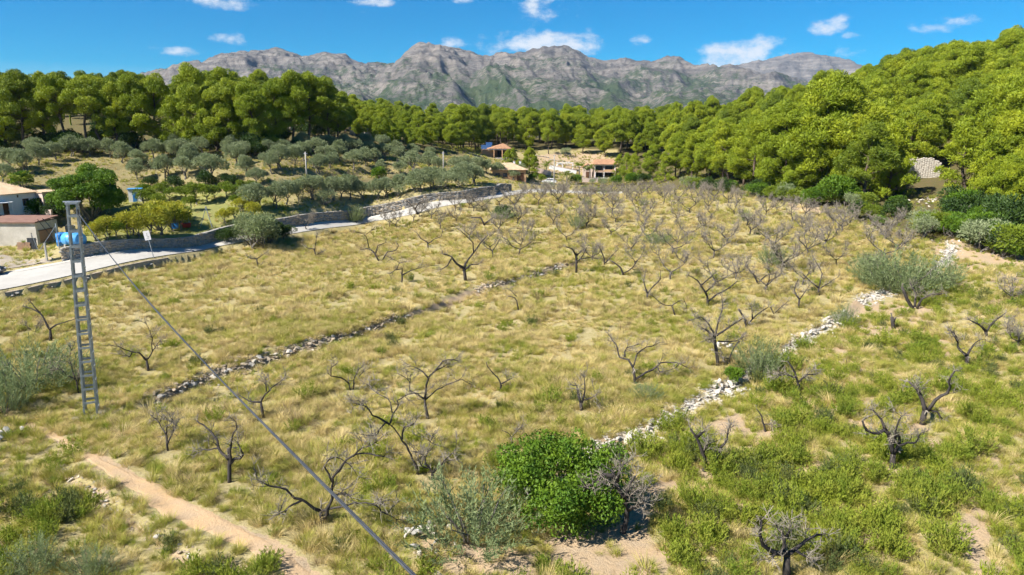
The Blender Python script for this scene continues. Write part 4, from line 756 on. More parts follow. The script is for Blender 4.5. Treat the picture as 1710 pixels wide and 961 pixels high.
# ---------------------------------------------------------------- bare almond trees
M_WEATH = plain('weathered grey limbs', (.13, .115, .105), (.075, .067, .06), 3, .9, .2)
def twigs(mb, p, d, n, L, rs, r=.012):
    """fine bare shoots leaving p"""
    for _ in range(n):
        v = unit(d * .6 + rs.normal(0, .75, 3) + (0, 0, .35)); l = L * rs.uniform(.5, 1.3); b = rs.normal(0, .22, 3); Q = np.array([p, p + v * l * .5 + b * l * .15, p + v * l + b * l * .5]); mb.tube(Q, (r, r * .8, r * .5), 3)
        for _ in range(2): w = unit(v + rs.normal(0, .7, 3)); mb.tube(np.array([Q[1], Q[1] + w * l * .55]), (r * .7, r * .4), 3)
def branchy(mb, tw, P, r0, r1, rs, nt_, sides=6, tl=.5):
    P = np.asarray(P, float); n = max(3, len(P) * 2 - 1); s = np.r_[0, np.cumsum(np.linalg.norm(np.diff(P, axis=0), axis=1))]; u = np.linspace(0, s[-1], n); Q = np.stack([np.interp(u, s, P[:, i]) for i in range(3)], 1); Q[1:-1] += rs.normal(0, .018, (n - 2, 3))
    rr = r0 + (r1 - r0) * (u / s[-1]) ** .8; mb.tube(Q, rr * rs.uniform(.9, 1.12, n), sides)
    if r0 > .02 and nt_:
        for _ in range(3 + nt_ // 2):
            k = rs.integers(n // 3, n); v = unit(unit(Q[min(k + 1, n - 1)] - Q[max(k - 1, 0)]) + rs.normal(0, .7, 3) + (0, 0, .3)); l = rs.uniform(.25, .7); p1 = Q[k] + v * l * .5 + rs.normal(0, .04, 3); p2 = p1 + unit(v + rs.normal(0, .5, 3)) * l * .6
            mb.tube(np.array([Q[k], p1, p2]), (max(.016, rr[k] * .4), .014, .008), 4); twigs(tw, p2, v, 4, tl * .9, rs); twigs(tw, p1, v, 3, tl * .8, rs)
    for _ in range(nt_ + 1): k = rs.integers(n // 3, n); twigs(tw, Q[k], unit(Q[min(k + 1, n - 1)] - Q[max(k - 1, 0)]), 2, tl, rs)
    twigs(tw, Q[-1], unit(Q[-1] - Q[-2]), 3 if nt_ else 1, tl * .9, rs, max(.008, r1 * .5))
CROPS = {'R2': (0, 480, 3.695), 'R3': (0, 700, 3.681), 'R4': (400, 700, 3.681), 'R5': (400, 480, 3.695), 'R6': (400, 300, 3.695), 'R8': (800, 300, 3.695), 'S2': (1180, 300, 3.004), 'S3': (1200, 580, 2.5216), 'S4': (780, 660, 3.1935), 'S5': (780, 480, 3.4326)}
# (crop, trunk width in crop pixels, twigs per branch, label, limbs read off the photograph); every limb gets its own depth
TR = [
('R2', 22, 2, 'bare Y shaped almond tree right of the lattice tower', [[(915, 515), (905, 450)], [(905, 450), (880, 430), (860, 400), (815, 400), (775, 385), (730, 365)], [(815, 400), (800, 430), (770, 415), (740, 375)], [(905, 450), (940, 400), (960, 365), (985, 335)], [(940, 395), (935, 290), (905, 230)]]),
('R2', 24, 0, 'dark bare tree behind the big grey shrub left of the tower', [[(312, 330), (310, 262)], [(310, 262), (270, 190), (245, 155), (190, 130), (140, 115)], [(310, 258), (350, 230), (430, 205), (465, 200), (465, 170)], [(245, 155), (190, 95), (170, 75)]]),
('R2', 16, 3, 'small twiggy bare tree at the left foot of the lattice tower', [[(485, 650), (470, 570)], [(470, 570), (420, 545), (380, 510), (330, 490)], [(465, 565), (440, 500), (430, 430), (440, 390)], [(480, 600), (500, 540), (500, 480)]]),
('R3', 38, 1, 'charred upright bare tree with broken limbs near the footpath', [[(1410, 390), (1410, 280), (1404, 180)], [(1410, 300), (1420, 210), (1422, 150), (1435, 80), (1465, 55), (1455, 40)], [(1405, 250), (1385, 230), (1345, 180), (1335, 130), (1290, 70), (1250, 40), (1210, 10)], [(1345, 180), (1290, 190), (1225, 192)], [(1415, 275), (1450, 240), (1480, 245), (1498, 215), (1480, 190), (1465, 150)]]),
('R3', 20, 3, 'thin bare sapling between the tower and the charred upright tree', [[(1032, 195), (1024, 100)], [(1024, 100), (990, 45), (965, 5)], [(1030, 150), (1060, 80), (1095, 10)], [(1024, 90), (1030, 10)]]),
('R4', 40, 3, 'wide sprawling bare tree crossed by the cable in the foreground', [[(510, 640), (497, 565)], [(497, 565), (440, 540), (400, 505), (330, 485), (300, 440), (190, 410), (110, 375)], [(385, 500), (310, 530), (280, 585), (245, 575)], [(520, 610), (545, 550), (570, 490), (568, 430), (570, 370), (600, 320), (650, 260), (730, 210), (810, 215), (890, 230)], [(570, 385), (545, 340), (520, 290), (560, 230), (600, 235), (660, 270), (690, 295)], [(505, 565), (600, 540), (660, 535), (720, 515), (800, 520), (870, 510), (920, 500)], [(830, 525), (870, 570), (920, 590), (990, 640)], [(570, 475), (620, 455), (690, 465)], [(700, 230), (740, 190), (830, 150)]]),
('R5', 27, 4, 'tall leaning bare tree with a long curved trunk', [[(1104, 1154), (1094, 1104), (1064, 1054), (1044, 1004), (1004, 940), (960, 880), (925, 845)], [(925, 845), (870, 810), (820, 790), (780, 735), (730, 720)], [(900, 835), (860, 880), (845, 920), (760, 910)], [(930, 840), (945, 780), (985, 730), (975, 700), (1040, 660), (1110, 655)], [(942, 775), (930, 700), (880, 670), (830, 640), (800, 610)], [(1004, 940), (1010, 870), (1080, 840)]]),
('R4', 28, 4, 'low twiggy bare tree at the foot of the tall leaning one', [[(1188, 375), (1185, 330)], [(1185, 330), (1150, 280), (1135, 220), (1070, 200)], [(1140, 240), (1160, 170), (1190, 110)], [(1190, 335), (1240, 280), (1280, 235), (1330, 185)], [(1170, 300), (1120, 290), (1100, 250)]]),
('R5', 28, 3, 'spreading bare tree right behind the tall leaning one', [[(1162, 810), (1155, 740), (1142, 690)], [(1142, 690), (1150, 620), (1170, 550), (1210, 510), (1250, 460), (1300, 440), (1350, 455)], [(1205, 515), (1270, 490), (1310, 490)], [(1165, 560), (1130, 520), (1080, 490), (1040, 490)], [(1142, 690), (1100, 660), (1050, 640), (1050, 580), (1020, 555)], [(1142, 700), (1200, 640), (1260, 610), (1320, 590), (1370, 565), (1430, 600)]]),
('R5', 26, 1, 'bare forked tree beside the cable below the stone wall', [[(152, 805), (132, 710)], [(132, 710), (80, 705), (30, 685), (-10, 660)], [(132, 710), (160, 660), (210, 610), (260, 575), (285, 540)], [(165, 645), (155, 560)]]),
('R5', 17, 1, 'small split bare tree in the open grass below the stone wall', [[(686, 635), (675, 595)], [(675, 595), (630, 560), (562, 550), (570, 495), (610, 460)], [(702, 630), (710, 550), (740, 505), (760, 490)], [(735, 550), (770, 520)]]),
('S5', 17, 1, 'single slanting bare stem in the middle of the dry field', [[(185, 595), (195, 555), (170, 510), (128, 470), (110, 430)], [(197, 553), (260, 520)]]),
('R6', 32, 3, 'large black almond tree with a thick trunk above the stone wall', [[(1395, 625), (1385, 550)], [(1385, 550), (1340, 520), (1300, 470), (1255, 460)], [(1385, 548), (1400, 510), (1440, 460), (1480, 400), (1530, 345)], [(1392, 555), (1430, 525), (1470, 525)], [(1445, 455), (1440, 390), (1390, 340), (1340, 300)], [(1310, 485), (1280, 540), (1240, 555)]]),
('R6', 17, 2, 'small crooked bare tree left of the thick trunked one', [[(1002, 635), (1003, 590)], [(1003, 592), (1003, 550), (960, 560), (925, 585)], [(970, 555), (990, 510), (1025, 510)], [(1003, 590), (1060, 560), (1120, 545)], [(985, 512), (940, 490)]]),
('R6', 16, 3, 'twisted bare tree with a tall left limb near the road', [[(865, 502), (830, 450)], [(830, 450), (800, 425), (745, 435)], [(800, 425), (790, 380), (780, 340), (710, 320)], [(780, 340), (840, 290)], [(840, 455), (850, 410), (900, 390)], [(878, 503), (910, 450), (960, 440), (985, 415), (970, 390)]]),
('R6', 13, 2, 'low bare tree left of the twisted one below the road', [[(475, 472), (460, 430)], [(460, 430), (420, 425), (390, 400)], [(465, 440), (470, 380), (480, 340)], [(475, 465), (520, 440)]]),
('R6', 14, 1, 'tiny flat topped bare tree below the roadside bush', [[(115, 538), (105, 490)], [(105, 490), (75, 490), (45, 470)], [(105, 490), (150, 460)], [(110, 512), (150, 535)]]),
('R6', 14, 1, 'small V shaped bare tree in the upper field', [[(1165, 425), (1160, 388)], [(1160, 388), (1120, 365), (1095, 330)], [(1163, 395), (1200, 370), (1250, 350), (1250, 310)]]),
('R6', 14, 2, 'bare tree right behind the thick trunked almond', [[(1565, 485), (1560, 440)], [(1560, 440), (1530, 425), (1500, 400)], [(1560, 440), (1589, 400), (1610, 360)]]),
('R6', 18, 3, 'dark leaning bare tree touching the road edge', [[(1100, 215), (1085, 180), (1050, 150), (1030, 130)], [(1085, 180), (1110, 140), (1150, 130)]]),
('R6', 16, 2, 'black forked bare tree beside the dark field bush', [[(1515, 283), (1490, 235), (1430, 235)], [(1515, 270), (1560, 240), (1585, 225)]]),
('R8', 22, 4, 'dense bare tree at the upper end of the middle stone wall', [[(600, 575), (600, 470)], [(600, 472), (580, 430), (530, 410)], [(602, 512), (640, 470), (665, 420)], [(625, 490), (690, 480), (740, 490)], [(600, 470), (640, 435)]]),
('R8', 15, 3, 'bare V shaped tree right of the one at the wall end', [[(777, 525), (770, 480), (750, 430), (735, 405)], [(780, 515), (810, 480), (860, 430)]]),
('R8', 16, 1, 'low wide bare tree at the lower edge of the thicket', [[(892, 590), (880, 550), (820, 505)], [(892, 578), (940, 555), (985, 490)], [(945, 552), (985, 560)]]),
('R8', 21, 2, 'slim bare tree standing clear below the thicket', [[(1040, 740), (1038, 700)], [(1038, 700), (1015, 630), (1025, 590)], [(1042, 702), (1080, 650), (1120, 620), (1120, 560)]]),
('R8', 23, 4, 'tall bare tree with a crooked trunk right of the slim one', [[(1412, 780), (1408, 720)], [(1408, 720), (1375, 660), (1345, 620), (1290, 590)], [(1372, 652), (1420, 610), (1460, 570)], [(1402, 692), (1440, 660)], [(1413, 755), (1460, 710), (1530, 680), (1589, 630)]]),
('R8', 13, 2, 'collapsed bare tree lying over in the dry grass', [[(1212, 835), (1190, 780)], [(1190, 780), (1130, 770), (1095, 740), (1060, 715)], [(1192, 780), (1230, 750), (1270, 750), (1285, 790), (1250, 820)]]),
('R8', 11, 1, 'tiny bare sapling below the middle stone wall', [[(245, 805), (230, 730), (180, 720)], [(232, 722), (200, 690)]]),
('S5', 30, 9, 'large grey twiggy bare tree left of the white stone wall', [[(1440, 450), (1430, 370), (1415, 285)], [(1415, 285), (1380, 250), (1340, 230)], [(1420, 290), (1445, 180), (1470, 120), (1460, 60)], [(1430, 275), (1500, 230), (1579, 180)], [(1415, 260), (1370, 190), (1340, 170), (1280, 190)], [(1440, 310), (1510, 315), (1560, 300)], [(1425, 330), (1390, 300)]]),
('S5', 14, 4, 'thin bare stem beside the large grey twiggy tree', [[(1490, 450), (1510, 380), (1560, 310)], [(1500, 410), (1460, 400)]]),
('S5', 25, 3, 'bare almond with one long limb reaching right over the grass', [[(966, 550), (952, 460)], [(952, 460), (920, 410), (875, 405), (855, 330), (830, 300), (810, 270)], [(955, 450), (975, 380), (1010, 350), (1090, 325)], [(905, 402), (905, 350), (980, 325)], [(968, 525), (1020, 490), (1080, 465), (1110, 430), (1200, 430), (1250, 455)], [(1090, 460), (1110, 490), (1190, 465)]]),
('S5', 29, 1, 'stumpy charred tree above the big round bush', [[(655, 705), (650, 660)], [(650, 660), (635, 600), (630, 565), (590, 555)], [(658, 662), (675, 580), (670, 520)], [(662, 648), (735, 630), (750, 600)], [(735, 632), (780, 690)]]),
('S5', 12, 1, 'tiny forked sapling above the feathery grey shrub', [[(255, 925), (258, 860), (235, 830), (200, 820)], [(258, 855), (285, 825)]]),
('S2', 27, 2, 'charred forked tree alone near the right edge', [[(1312, 945), (1306, 885)], [(1306, 885), (1255, 845), (1265, 815), (1240, 770)], [(1308, 882), (1335, 825), (1370, 805)], [(1262, 820), (1225, 760)]]),
('S2', 16, 5, 'twiggy bare tree left of the upper shrub on the wall', [[(565, 580), (562, 545)], [(562, 545), (520, 510), (480, 470)], [(565, 548), (620, 515), (660, 490)], [(562, 545), (580, 470), (540, 400)]]),
('S2', 15, 3, 'bare tree nearest the white wall in the thicket corner', [[(465, 645), (465, 600)], [(465, 600), (435, 560), (460, 500)], [(467, 602), (510, 540)]]),
('S2', 16, 4, 'spreading bare tree at the lower right of the thicket', [[(205, 745), (190, 700), (160, 650)], [(208, 725), (260, 670), (310, 640)], [(230, 700), (225, 640)]]),
('S2', 11, 3, 'low bare fork beside the spreading one in the thicket', [[(345, 675), (320, 640)], [(345, 668), (410, 610)]]),
('S2', 14, 2, 'dark bare fork in the middle of the right thicket', [[(262, 525), (240, 480), (215, 455)], [(264, 512), (300, 480), (345, 470)]]),
('S2', 20, 1, 'short charred stump tree on the open ground below the track', [[(1222, 540), (1215, 510), (1165, 475)], [(1220, 512), (1245, 490)]]),
('S2', 24, 4, 'charred tree at the right edge with a drooping crown', [[(1412, 805), (1400, 762)], [(1400, 762), (1380, 735), (1320, 705)], [(1405, 765), (1430, 720), (1500, 670)]]),
('S2', 22, 7, 'thicket of bare twigs under the large shrub at the wall top', [[(1045, 650), (1000, 590), (980, 540)], [(1055, 648), (1080, 600), (1120, 575), (1180, 575)], [(1045, 640), (1050, 570), (1020, 520)]]),
('S2', 26, 0, 'broken black stump in the green scrub', [[(942, 750), (930, 690)], [(936, 715), (950, 690)]]),
('S3', 40, 3, 'gnarled charred tree with hooked limbs at the right', [[(735, 510), (735, 450)], [(735, 450), (720, 370), (700, 350), (655, 365), (625, 355), (605, 310)], [(740, 445), (765, 400), (760, 365), (740, 372)], [(762, 412), (800, 400), (830, 405), (840, 370)], [(702, 350), (690, 310), (650, 265)], [(740, 400), (750, 330), (770, 290)]]),
('S3', 38, 1, 'charred tree with a tall right limb above the gnarled one', [[(860, 325), (870, 265)], [(870, 265), (845, 195), (820, 160), (800, 145)], [(880, 268), (920, 215), (975, 185), (970, 140), (995, 100)], [(885, 262), (925, 275), (940, 305)], [(850, 205), (840, 170)]]),
('S3', 50, 1, 'thick charred tree cut by the lower edge, crown like a bowl', [[(290, 975), (290, 870)], [(290, 870), (230, 860), (190, 835), (175, 795), (180, 730)], [(298, 868), (345, 835), (410, 785), (435, 790)], [(270, 862), (280, 790), (250, 765)], [(285, 800), (300, 760)], [(240, 860), (225, 890)], [(320, 850), (370, 885)]]),
('S3', 18, 8, 'grey twiggy bare tree below the rounded shrub on the wall', [[(340, 205), (335, 150), (320, 100), (290, 60)], [(338, 145), (370, 115), (410, 115)], [(330, 130), (280, 110), (240, 130)]]),
('S3', 15, 1, 'tiny charred sapling in the scrub below the wall', [[(200, 355), (190, 325), (180, 280), (160, 260)], [(195, 325), (220, 325)]]),
('S4', 36, 3, 'twisted bare tree between the round bush and the white wall', [[(1265, 405), (1268, 340), (1250, 290), (1225, 230), (1190, 180)], [(1230, 220), (1270, 190)], [(1272, 350), (1340, 325), (1355, 280), (1385, 250), (1395, 180)], [(1262, 300), (1285, 265)]]),
('S4', 52, 5, 'bare grey tree with drooping twigs in front of the round bush', [[(825, 735), (855, 640), (840, 570), (815, 510), (790, 440), (770, 400)], [(790, 440), (740, 420), (690, 460), (630, 490)], [(815, 505), (780, 470)], [(862, 610), (900, 595), (945, 575)], [(835, 560), (900, 520), (960, 490)], [(835, 555), (870, 470), (900, 430)], [(800, 460), (820, 370)]]),
]
rt = np.random.default_rng(21)
BARE.clear()
for crop, w, ntw, lb, limbs in TR:
    ox, oy, sc = CROPS[crop]; f = lambda q: (ox + q[0] / sc, oy + q[1] / sc); b = hg(*f(limbs[0][0])); Y0 = b[1]; mb, tw = MB(), MB(); mpp = Y0 / FPX / math.cos(PITCH) ; r0 = max(.035, w / sc / 2 * mpp * .78)
    seen = {}
    for li, L in enumerate(limbs):
        st = seen.get(L[0]); 
        if st is None and li: 
            k = min(seen, key=lambda q: (q[0] - L[0][0]) ** 2 + (q[1] - L[0][1]) ** 2); st = seen[k]
        d0 = st[0] if st else 0.0; rr = st[1] if st else r0; ang_ = rt.uniform(-.55, .55); acc = 0; P = []; prev = None
        for i, q in enumerate(L):
            px, py = f(q); 
            if prev is not None: acc += math.hypot(q[0] - prev[0], q[1] - prev[1]) / sc * mpp * math.tan(ang_)
            prev = q; dep = d0 + (acc if li else acc * .2); P.append(at_depth(px, py, Y0 + dep)); seen[q] = (dep, rr * (.95 if li == 0 else (.8 - .42 * i / len(L))))
        if li == 0: P[0][2] -= .25
        ra = rr if li == 0 else rr * .8; branchy(mb, tw, np.array(P) - b, ra, ra * (.75 if li == 0 and len(L) < 4 else .36), rt, 0 if li == 0 else ntw)
    e = empty('bare_almond_tree', b); tag(e, lb, 'bare tree', 'bare almond trees in the dry field'); link('trunk', mb.mesh('trunk', M_CHAR, True), e); link('twig', tw.mesh('twig', M_TWIG), e)['kind'] = 'stuff'; BARE.append(b)
# further bare trees: eleven shapes, set out over the thicket and the far field
def make_almond(seed, H=3.2):
    rs = np.random.default_rng(seed); mb, tw = MB(), MB(); th = H * rs.uniform(.16, .3); b = np.array((rs.normal(0, .1), rs.normal(0, .1), th)); branchy(mb, tw, [(0, 0, -.2), b * .5 + rs.normal(0, .04, 3), b], .11, .085, rs, 0)
    a0 = rs.uniform(0, 6.28); n = rs.integers(2, 5)
    for i in range(n):
        a = a0 + i * 6.283 / n + rs.uniform(-.5, .5); r = H * rs.uniform(.3, .55); p1 = b + np.array((math.cos(a) * r * .55, math.sin(a) * r * .55, H * rs.uniform(.08, .22))); a += rs.uniform(-.6, .6); p2 = p1 + np.array((math.cos(a) * r * .4, math.sin(a) * r * .4, H * rs.uniform(.12, .3))); p3 = p2 + np.array((rs.normal(0, .2), rs.normal(0, .2), H * rs.uniform(.1, .25)))
        branchy(mb, tw, [b, p1, p2, p3], .065, .02, rs, 3, 5, .55)
        for q in (p1, p2): a2 = a + rs.choice((-1, 1)) * rs.uniform(.6, 1.3); branchy(mb, tw, [q, q + np.array((math.cos(a2) * r * .4, math.sin(a2) * r * .4, H * .12)), q + np.array((math.cos(a2) * r * .5, math.sin(a2) * r * .5, H * .28))], .035, .012, rs, 2, 4, .5)
    return mb.mesh('trunk', M_CHAR if seed % 3 == 0 else M_WEATH, True), tw.mesh('twig', M_TWIG)
ALM = [make_almond(400 + i) for i in range(11)]
BX = np.array(BARE)
def okA(X, Y, Z, px, py):
    k = inpoly(px, py, [(960, 332), (1130, 326), (1230, 332), (1330, 356), (1440, 385), (1520, 410), (1530, 440), (1440, 480), (1330, 500), (1200, 505), (1120, 490), (1060, 460), (1010, 450), (960, 440), (900, 400)]); k |= inpoly(px, py, [(640, 372), (780, 345), (900, 328), (1000, 330), (960, 400), (850, 440), (760, 400), (690, 400)]) & (rng.random(len(X)) < .35)
    d = np.sqrt(((X[:, None] - BX[None, :, 0]) ** 2 + (Y[:, None] - BX[None, :, 1]) ** 2)).min(1); return k & (d > 2.6)
AP = poisson(2600, (-35, 75, 62, 165), 4.7, okA, 31)
extra = [(880, 326, 2.6), (905, 327, 2.6), (925, 328, 2.4), (945, 326, 2.8), (970, 327, 2.6), (995, 326, 2.6), (1045, 325, 2.6), (1085, 328, 2.6), (1110, 322, 2.6), (760, 352, 2.8), (782, 348, 3), (700, 362, 3), (720, 366, 3), (690, 372, 3), (512, 384, 3), (642, 362, 3.2), (835, 345, 3), (1450, 400, 2.6), (1390, 375, 2.4), (1365, 365, 2.2), (1475, 395, 2.2), (1690, 505, 2.6), (1700, 580, 2.4), (805, 352, 3), (650, 380, 3), (60, 560, 1.5)]
AL = [(x, y, z, rng.uniform(2.5, 3.9)) for x, y, z in AP] + [(*hg(px, py), H) for px, py, H in extra]
for i, (x, y, z, H) in enumerate(AL):
    px, py = project(x, y, z); w = ('in the %s %s part of the dense bare thicket' % ('near' if py > 420 else ('middle' if py > 375 else 'far'), 'left' if px < 1170 else ('central' if px < 1320 else 'right'))) if px > 1010 and py > 345 and px < 1560 else ('on the far edge of the field by the road bend' if py <= 345 else ('near the right edge among green scrub' if px >= 1560 else ('along the upper left part of the field near the road' if px < 840 else 'in the open far middle of the field')))
    place('bare_almond_tree', ALM[i % 11], (x, y, z), H, 3.2, '%s bare almond tree %s' % ('tall' if H > 3.3 else ('low' if H < 2.8 else 'medium'), w), 'bare tree', 'bare almond trees in the dry field', ('trunk', 'twig'))

# ---------------------------------------------------------------- built things
M_STEEL = plain('galvanised steel', (.44, .47, .50), (.32, .35, .38), 2, .5, .5, 9, .5)
M_WHITE = plain('white limewash', (.84, .84, .83), (.74, .74, .73), .8, .85, .2, 6)
M_PEACH = plain('peach render', (.58, .36, .20), (.50, .30, .17), .8, .85, .2, 6)
M_PINKR = plain('pale pink render', (.66, .52, .44), (.56, .44, .37), .8, .85, .2, 6)
M_HUT = plain('stained grey white render', (.60, .56, .49), (.42, .38, .32), .55, .9, .15, 5)
M_TILE = plain('clay roof tiles', (.46, .27, .16), (.34, .19, .11), 1.4, .85, .2, 5)
M_TILEP = plain('sun bleached roof tiles', (.60, .46, .31), (.50, .36, .23), 1.2, .85, .2, 5)
M_RUST = plain('rusty brown roof slab', (.27, .16, .125), (.20, .115, .09), 1.2, .85, .2, 6)
M_DARK = plain('dark opening', (.03, .028, .026), (.02, .02, .02), 2, .6, .3)
M_GLASS = plain('dark window glass', (.03, .045, .07), (.02, .03, .05), 2, .12, .6)
M_WOOD = plain('brown wood', (.16, .075, .04), (.10, .05, .03), 3, .7, .3)
M_BLUE = plain('blue plastic', (.03, .22, .58), (.025, .17, .46), 1.2, .4, .45, 6)
M_LBLUE = plain('faded blue plastic', (.09, .36, .72), (.07, .30, .62), 1.2, .4, .45, 6)
M_CONC = plain('old concrete', (.42, .40, .36), (.32, .30, .27), 1.5, .9, .15, 8)
M_BRICK = plain('hollow brick', (.42, .24, .15), (.36, .26, .18), 3, .9, .15, 12)
M_BLK = plain('black rubber sheath', (.055, .06, .07), (.035, .04, .05), 3, .5, .4)
M_PAINT = plain('dark car paint', (.02, .025, .035), (.018, .022, .03), 1, .25, .6)
M_WPAINT = plain('white car paint', (.72, .73, .74), (.66, .67, .68), 1, .3, .5)
M_SIGN = plain('white sign enamel', (.80, .78, .78), (.74, .71, .72), 2, .5, .4)
M_RED = plain('red plastic', (.45, .05, .03), (.35, .04, .03), 2, .5, .4)
M_TARP = plain('blue tarpaulin', (.04, .11, .27), (.05, .13, .32), 1.5, .6, .3)
M_RUIN = plain('pale rubble masonry', (.60, .52, .44), (.46, .38, .31), 1.6, .95, .1, 8, bd=.05)
class Fr:
    """a thing's own frame: u along its front, v towards the viewer side, z up"""
    def __init__(s, name, O, yaw, label, cat, group=None):
        s.e = empty(name, O, yaw); tag(s.e, label, cat, group)
    def box(s, name, a, b, mat, parent=None, label=None):
        o = link(name, MB().box(a, b).mesh(name, mat), parent or s.e)
        if label: o['label'] = label
        return o
    def part(s, name, mb, mat, parent=None, smooth=False): return link(name, mb.mesh(name, mat, smooth), parent or s.e)
    def window(s, x0, x1, z0, z1, y, sign=-1, mat=None, fm=None, bars=1, name='window', axis='x'):
        """frame proud of the wall at plane y, with its pane as sub-part"""
        t = .07; mb = MB(); A = (lambda a, b, c: (a, b, c)) if axis == 'x' else (lambda a, b, c: (b, a, c)); ya, yb = sorted((y, y + sign * .07))
        def bx(m, x0, x1, za, zb, y0, y1): p, q = A(x0, y0, za), A(x1, y1, zb); m.box(np.minimum(p, q), np.maximum(p, q))
        bx(mb, x0, x0 + t, z0, z1, ya, yb); bx(mb, x1 - t, x1, z0, z1, ya, yb); bx(mb, x0 + t, x1 - t, z1 - t, z1, ya, yb); bx(mb, x0 + t, x1 - t, z0, z0 + t, ya, yb)
        for k in range(bars): xm = x0 + (x1 - x0) * (k + 1) / (bars + 1); bx(mb, xm - .025, xm + .025, z0 + t, z1 - t, ya, yb)
        w = s.part(name, mb, fm or M_WOOD); m2 = MB(); bx(m2, x0 + .02, x1 - .02, z0 + .02, z1 - .02, *sorted((y + sign * .005, y + sign * .03))); link('pane', m2.mesh('pane', mat or M_GLASS), w); return w
    def slope(s, E0, E1, T0, T1, mat, pitch=.24, r=.085, parent=None):
        """one tiled roof slope: boarding plus courses of half round tiles running from the eave E to the top edge T"""
        E0, E1, T0, T1 = (np.asarray(p, float) for p in (E0, E1, T0, T1)); n = unit(np.cross(E1 - E0, (T0 + T1) / 2 - E0)); n = n if n[2] > 0 else -n
        d = MB(); c = [E0, E1, T1, T0]; d.add(np.array([p - n * .10 for p in c] + [p for p in c]), [(3, 2, 1, 0), (4, 5, 6, 7), (0, 1, 5, 4), (1, 2, 6, 5), (2, 3, 7, 6), (3, 0, 4, 7)])
        sl = s.part('roof_slope', d, mat, parent); mb = MB(); ex = unit(E1 - E0); W_ = np.linalg.norm(E1 - E0); k = max(2, int(W_ / pitch)); ta, tb = (T0 - E0) @ ex, (T1 - E0) @ ex; slope_v = T0 - E0 - ex * ta; hh = np.linalg.norm(slope_v); sv = slope_v / hh
        for i in range(k):
            x = (i + .5) * W_ / k; f = 1.0
            if x < ta: f = x / max(ta, 1e-6)
            elif x > tb: f = (W_ - x) / max(W_ - tb, 1e-6)
            L = hh * f
            if L < .25: continue
            th = np.linspace(0, math.pi, 5); a0 = E0 + ex * x - sv * .05; a1 = E0 + ex * x + sv * L; ring = lambda c: np.array([c + ex * r * math.cos(t) + n * r * math.sin(t) * .9 for t in th]); mb.add(np.concatenate([ring(a0), ring(a1)]), [(j, j + 1, j + 6, j + 5) for j in range(4)])
        o = link('roof_tile', mb.mesh('roof_tile', mat, True), sl); o['kind'] = 'stuff'; return sl
def yaw_of(u): return math.atan2(u[1], u[0])
def cyl(mb, p, q, r, n=14): mb.tube(np.array([p, np.asarray(p) * .5 + np.asarray(q) * .5, q], float), r, n); return mb

# lattice tower
b = hg(153.5, 694); top = at_depth(121, 341, b[1] - .15); T_ = Fr('lattice_tower', b, 0, 'tall grey galvanised lattice tower standing at the left of the dry field', 'tower'); c1 = top - b; yw = R(24)
cr_ = [np.array((math.cos(yw + a), math.sin(yw + a), 0)) for a in (math.pi / 4, 3 * math.pi / 4, 5 * math.pi / 4, 7 * math.pi / 4)]; wb, wt_ = .50, .37
leg = lambda i, t: cr_[i] * (wb + (wt_ - wb) * t) + c1 * t + np.array((0, 0, -.05 * (1 - t)))
T_.part('footing', MB().box((-.75, -.75, -.5), (.75, .75, .12)), M_CONC)
for i in range(4):
    m = MB(); p, q = leg(i, 0), leg(i, 1); dirs = (cr_[(i + 1) % 4] - cr_[i]) / 2 ** .5, (cr_[i - 1] - cr_[i]) / 2 ** .5
    for d in dirs: m.bar(p + d * .045, q + d * .045, .09, .014, np.cross(d, (0, 0, 1)) if True else None)
    T_.part('leg', m, M_STEEL)
NB = 14
for i in range(4):
    for k in range(NB + 1):
        t = (k + (.5 if i % 2 else 0)) / (NB + .5) * .97 + .012; p, q = leg(i, t), leg((i + 1) % 4, t); d = unit(q - p); nrm = np.cross(d, (0, 0, 1)); m = MB(); m.bar(p + d * .02 + nrm * .012, q - d * .02 + nrm * .012, .022, .12, (0, 0, 1)); T_.part('batten', m, M_STEEL)
m = MB()
for i in range(4): m.bar(leg(i, 1) + (0, 0, .05), leg((i + 1) % 4, 1) + (0, 0, .05), .1, .09)
m.bar(c1 + (-.42, -.1, .13), c1 + (.42, .05, .13), .1, .06); T_.part('head_frame', m, M_STEEL)
m = MB(); cyl(m, c1 + (.42, -.3, -.25), c1 + (.42, -.3, -.55), .05, 8); T_.part('cable_clamp', m, M_BLK)
# service cable
CB = [(131, 357), (160, 396), (190, 434), (225, 478), (260, 518), (300, 562), (350, 612), (400, 664), (450, 717), (500, 770), (550, 826), (600, 877), (650, 924), (690, 961), (740, 1003)]
pA = at_depth(131, 357, b[1] - .3); pB = at_depth(690, 961, 7.2); e = (pB - pA)[:2]; pts = []
for px, py in CB:
    d = px_dir(px, py); s_ = np.linalg.solve(np.array([[d[0], -e[0]], [d[1], -e[1]]]), pA[:2]); pts.append(d * s_[0] + (0, 0, CAMH))
pts = np.array(pts); u = np.linalg.norm(pts[:, :2] - pA[:2], axis=1); co = np.polyfit(u, pts[:, 2], 4); uu = np.linspace(0, np.linalg.norm(e) * 1.75, 90); zz = np.where(uu <= u[-1], np.polyval(co, np.minimum(uu, u[-1])), np.polyval(co, u[-1]) + (uu - u[-1]) * np.polyval(np.polyder(co), u[-1]))
P = np.c_[pA[:2] + (e / np.linalg.norm(e)) * uu[:, None], zz]; o = link('service_cable', MB().tube(P, .018, 8).mesh('service_cable', M_BLK, True)); tag(o, 'dark overhead cable running from the lattice tower down to the lower edge', 'cable')
m2 = MB(); m2.tube(P + np.c_[np.sin(uu * 9) * .022, np.cos(uu * 9) * .014, np.cos(uu * 9) * .022], .010, 5); link('twisted_core', m2.mesh('twisted_core', M_BLK, True), o)

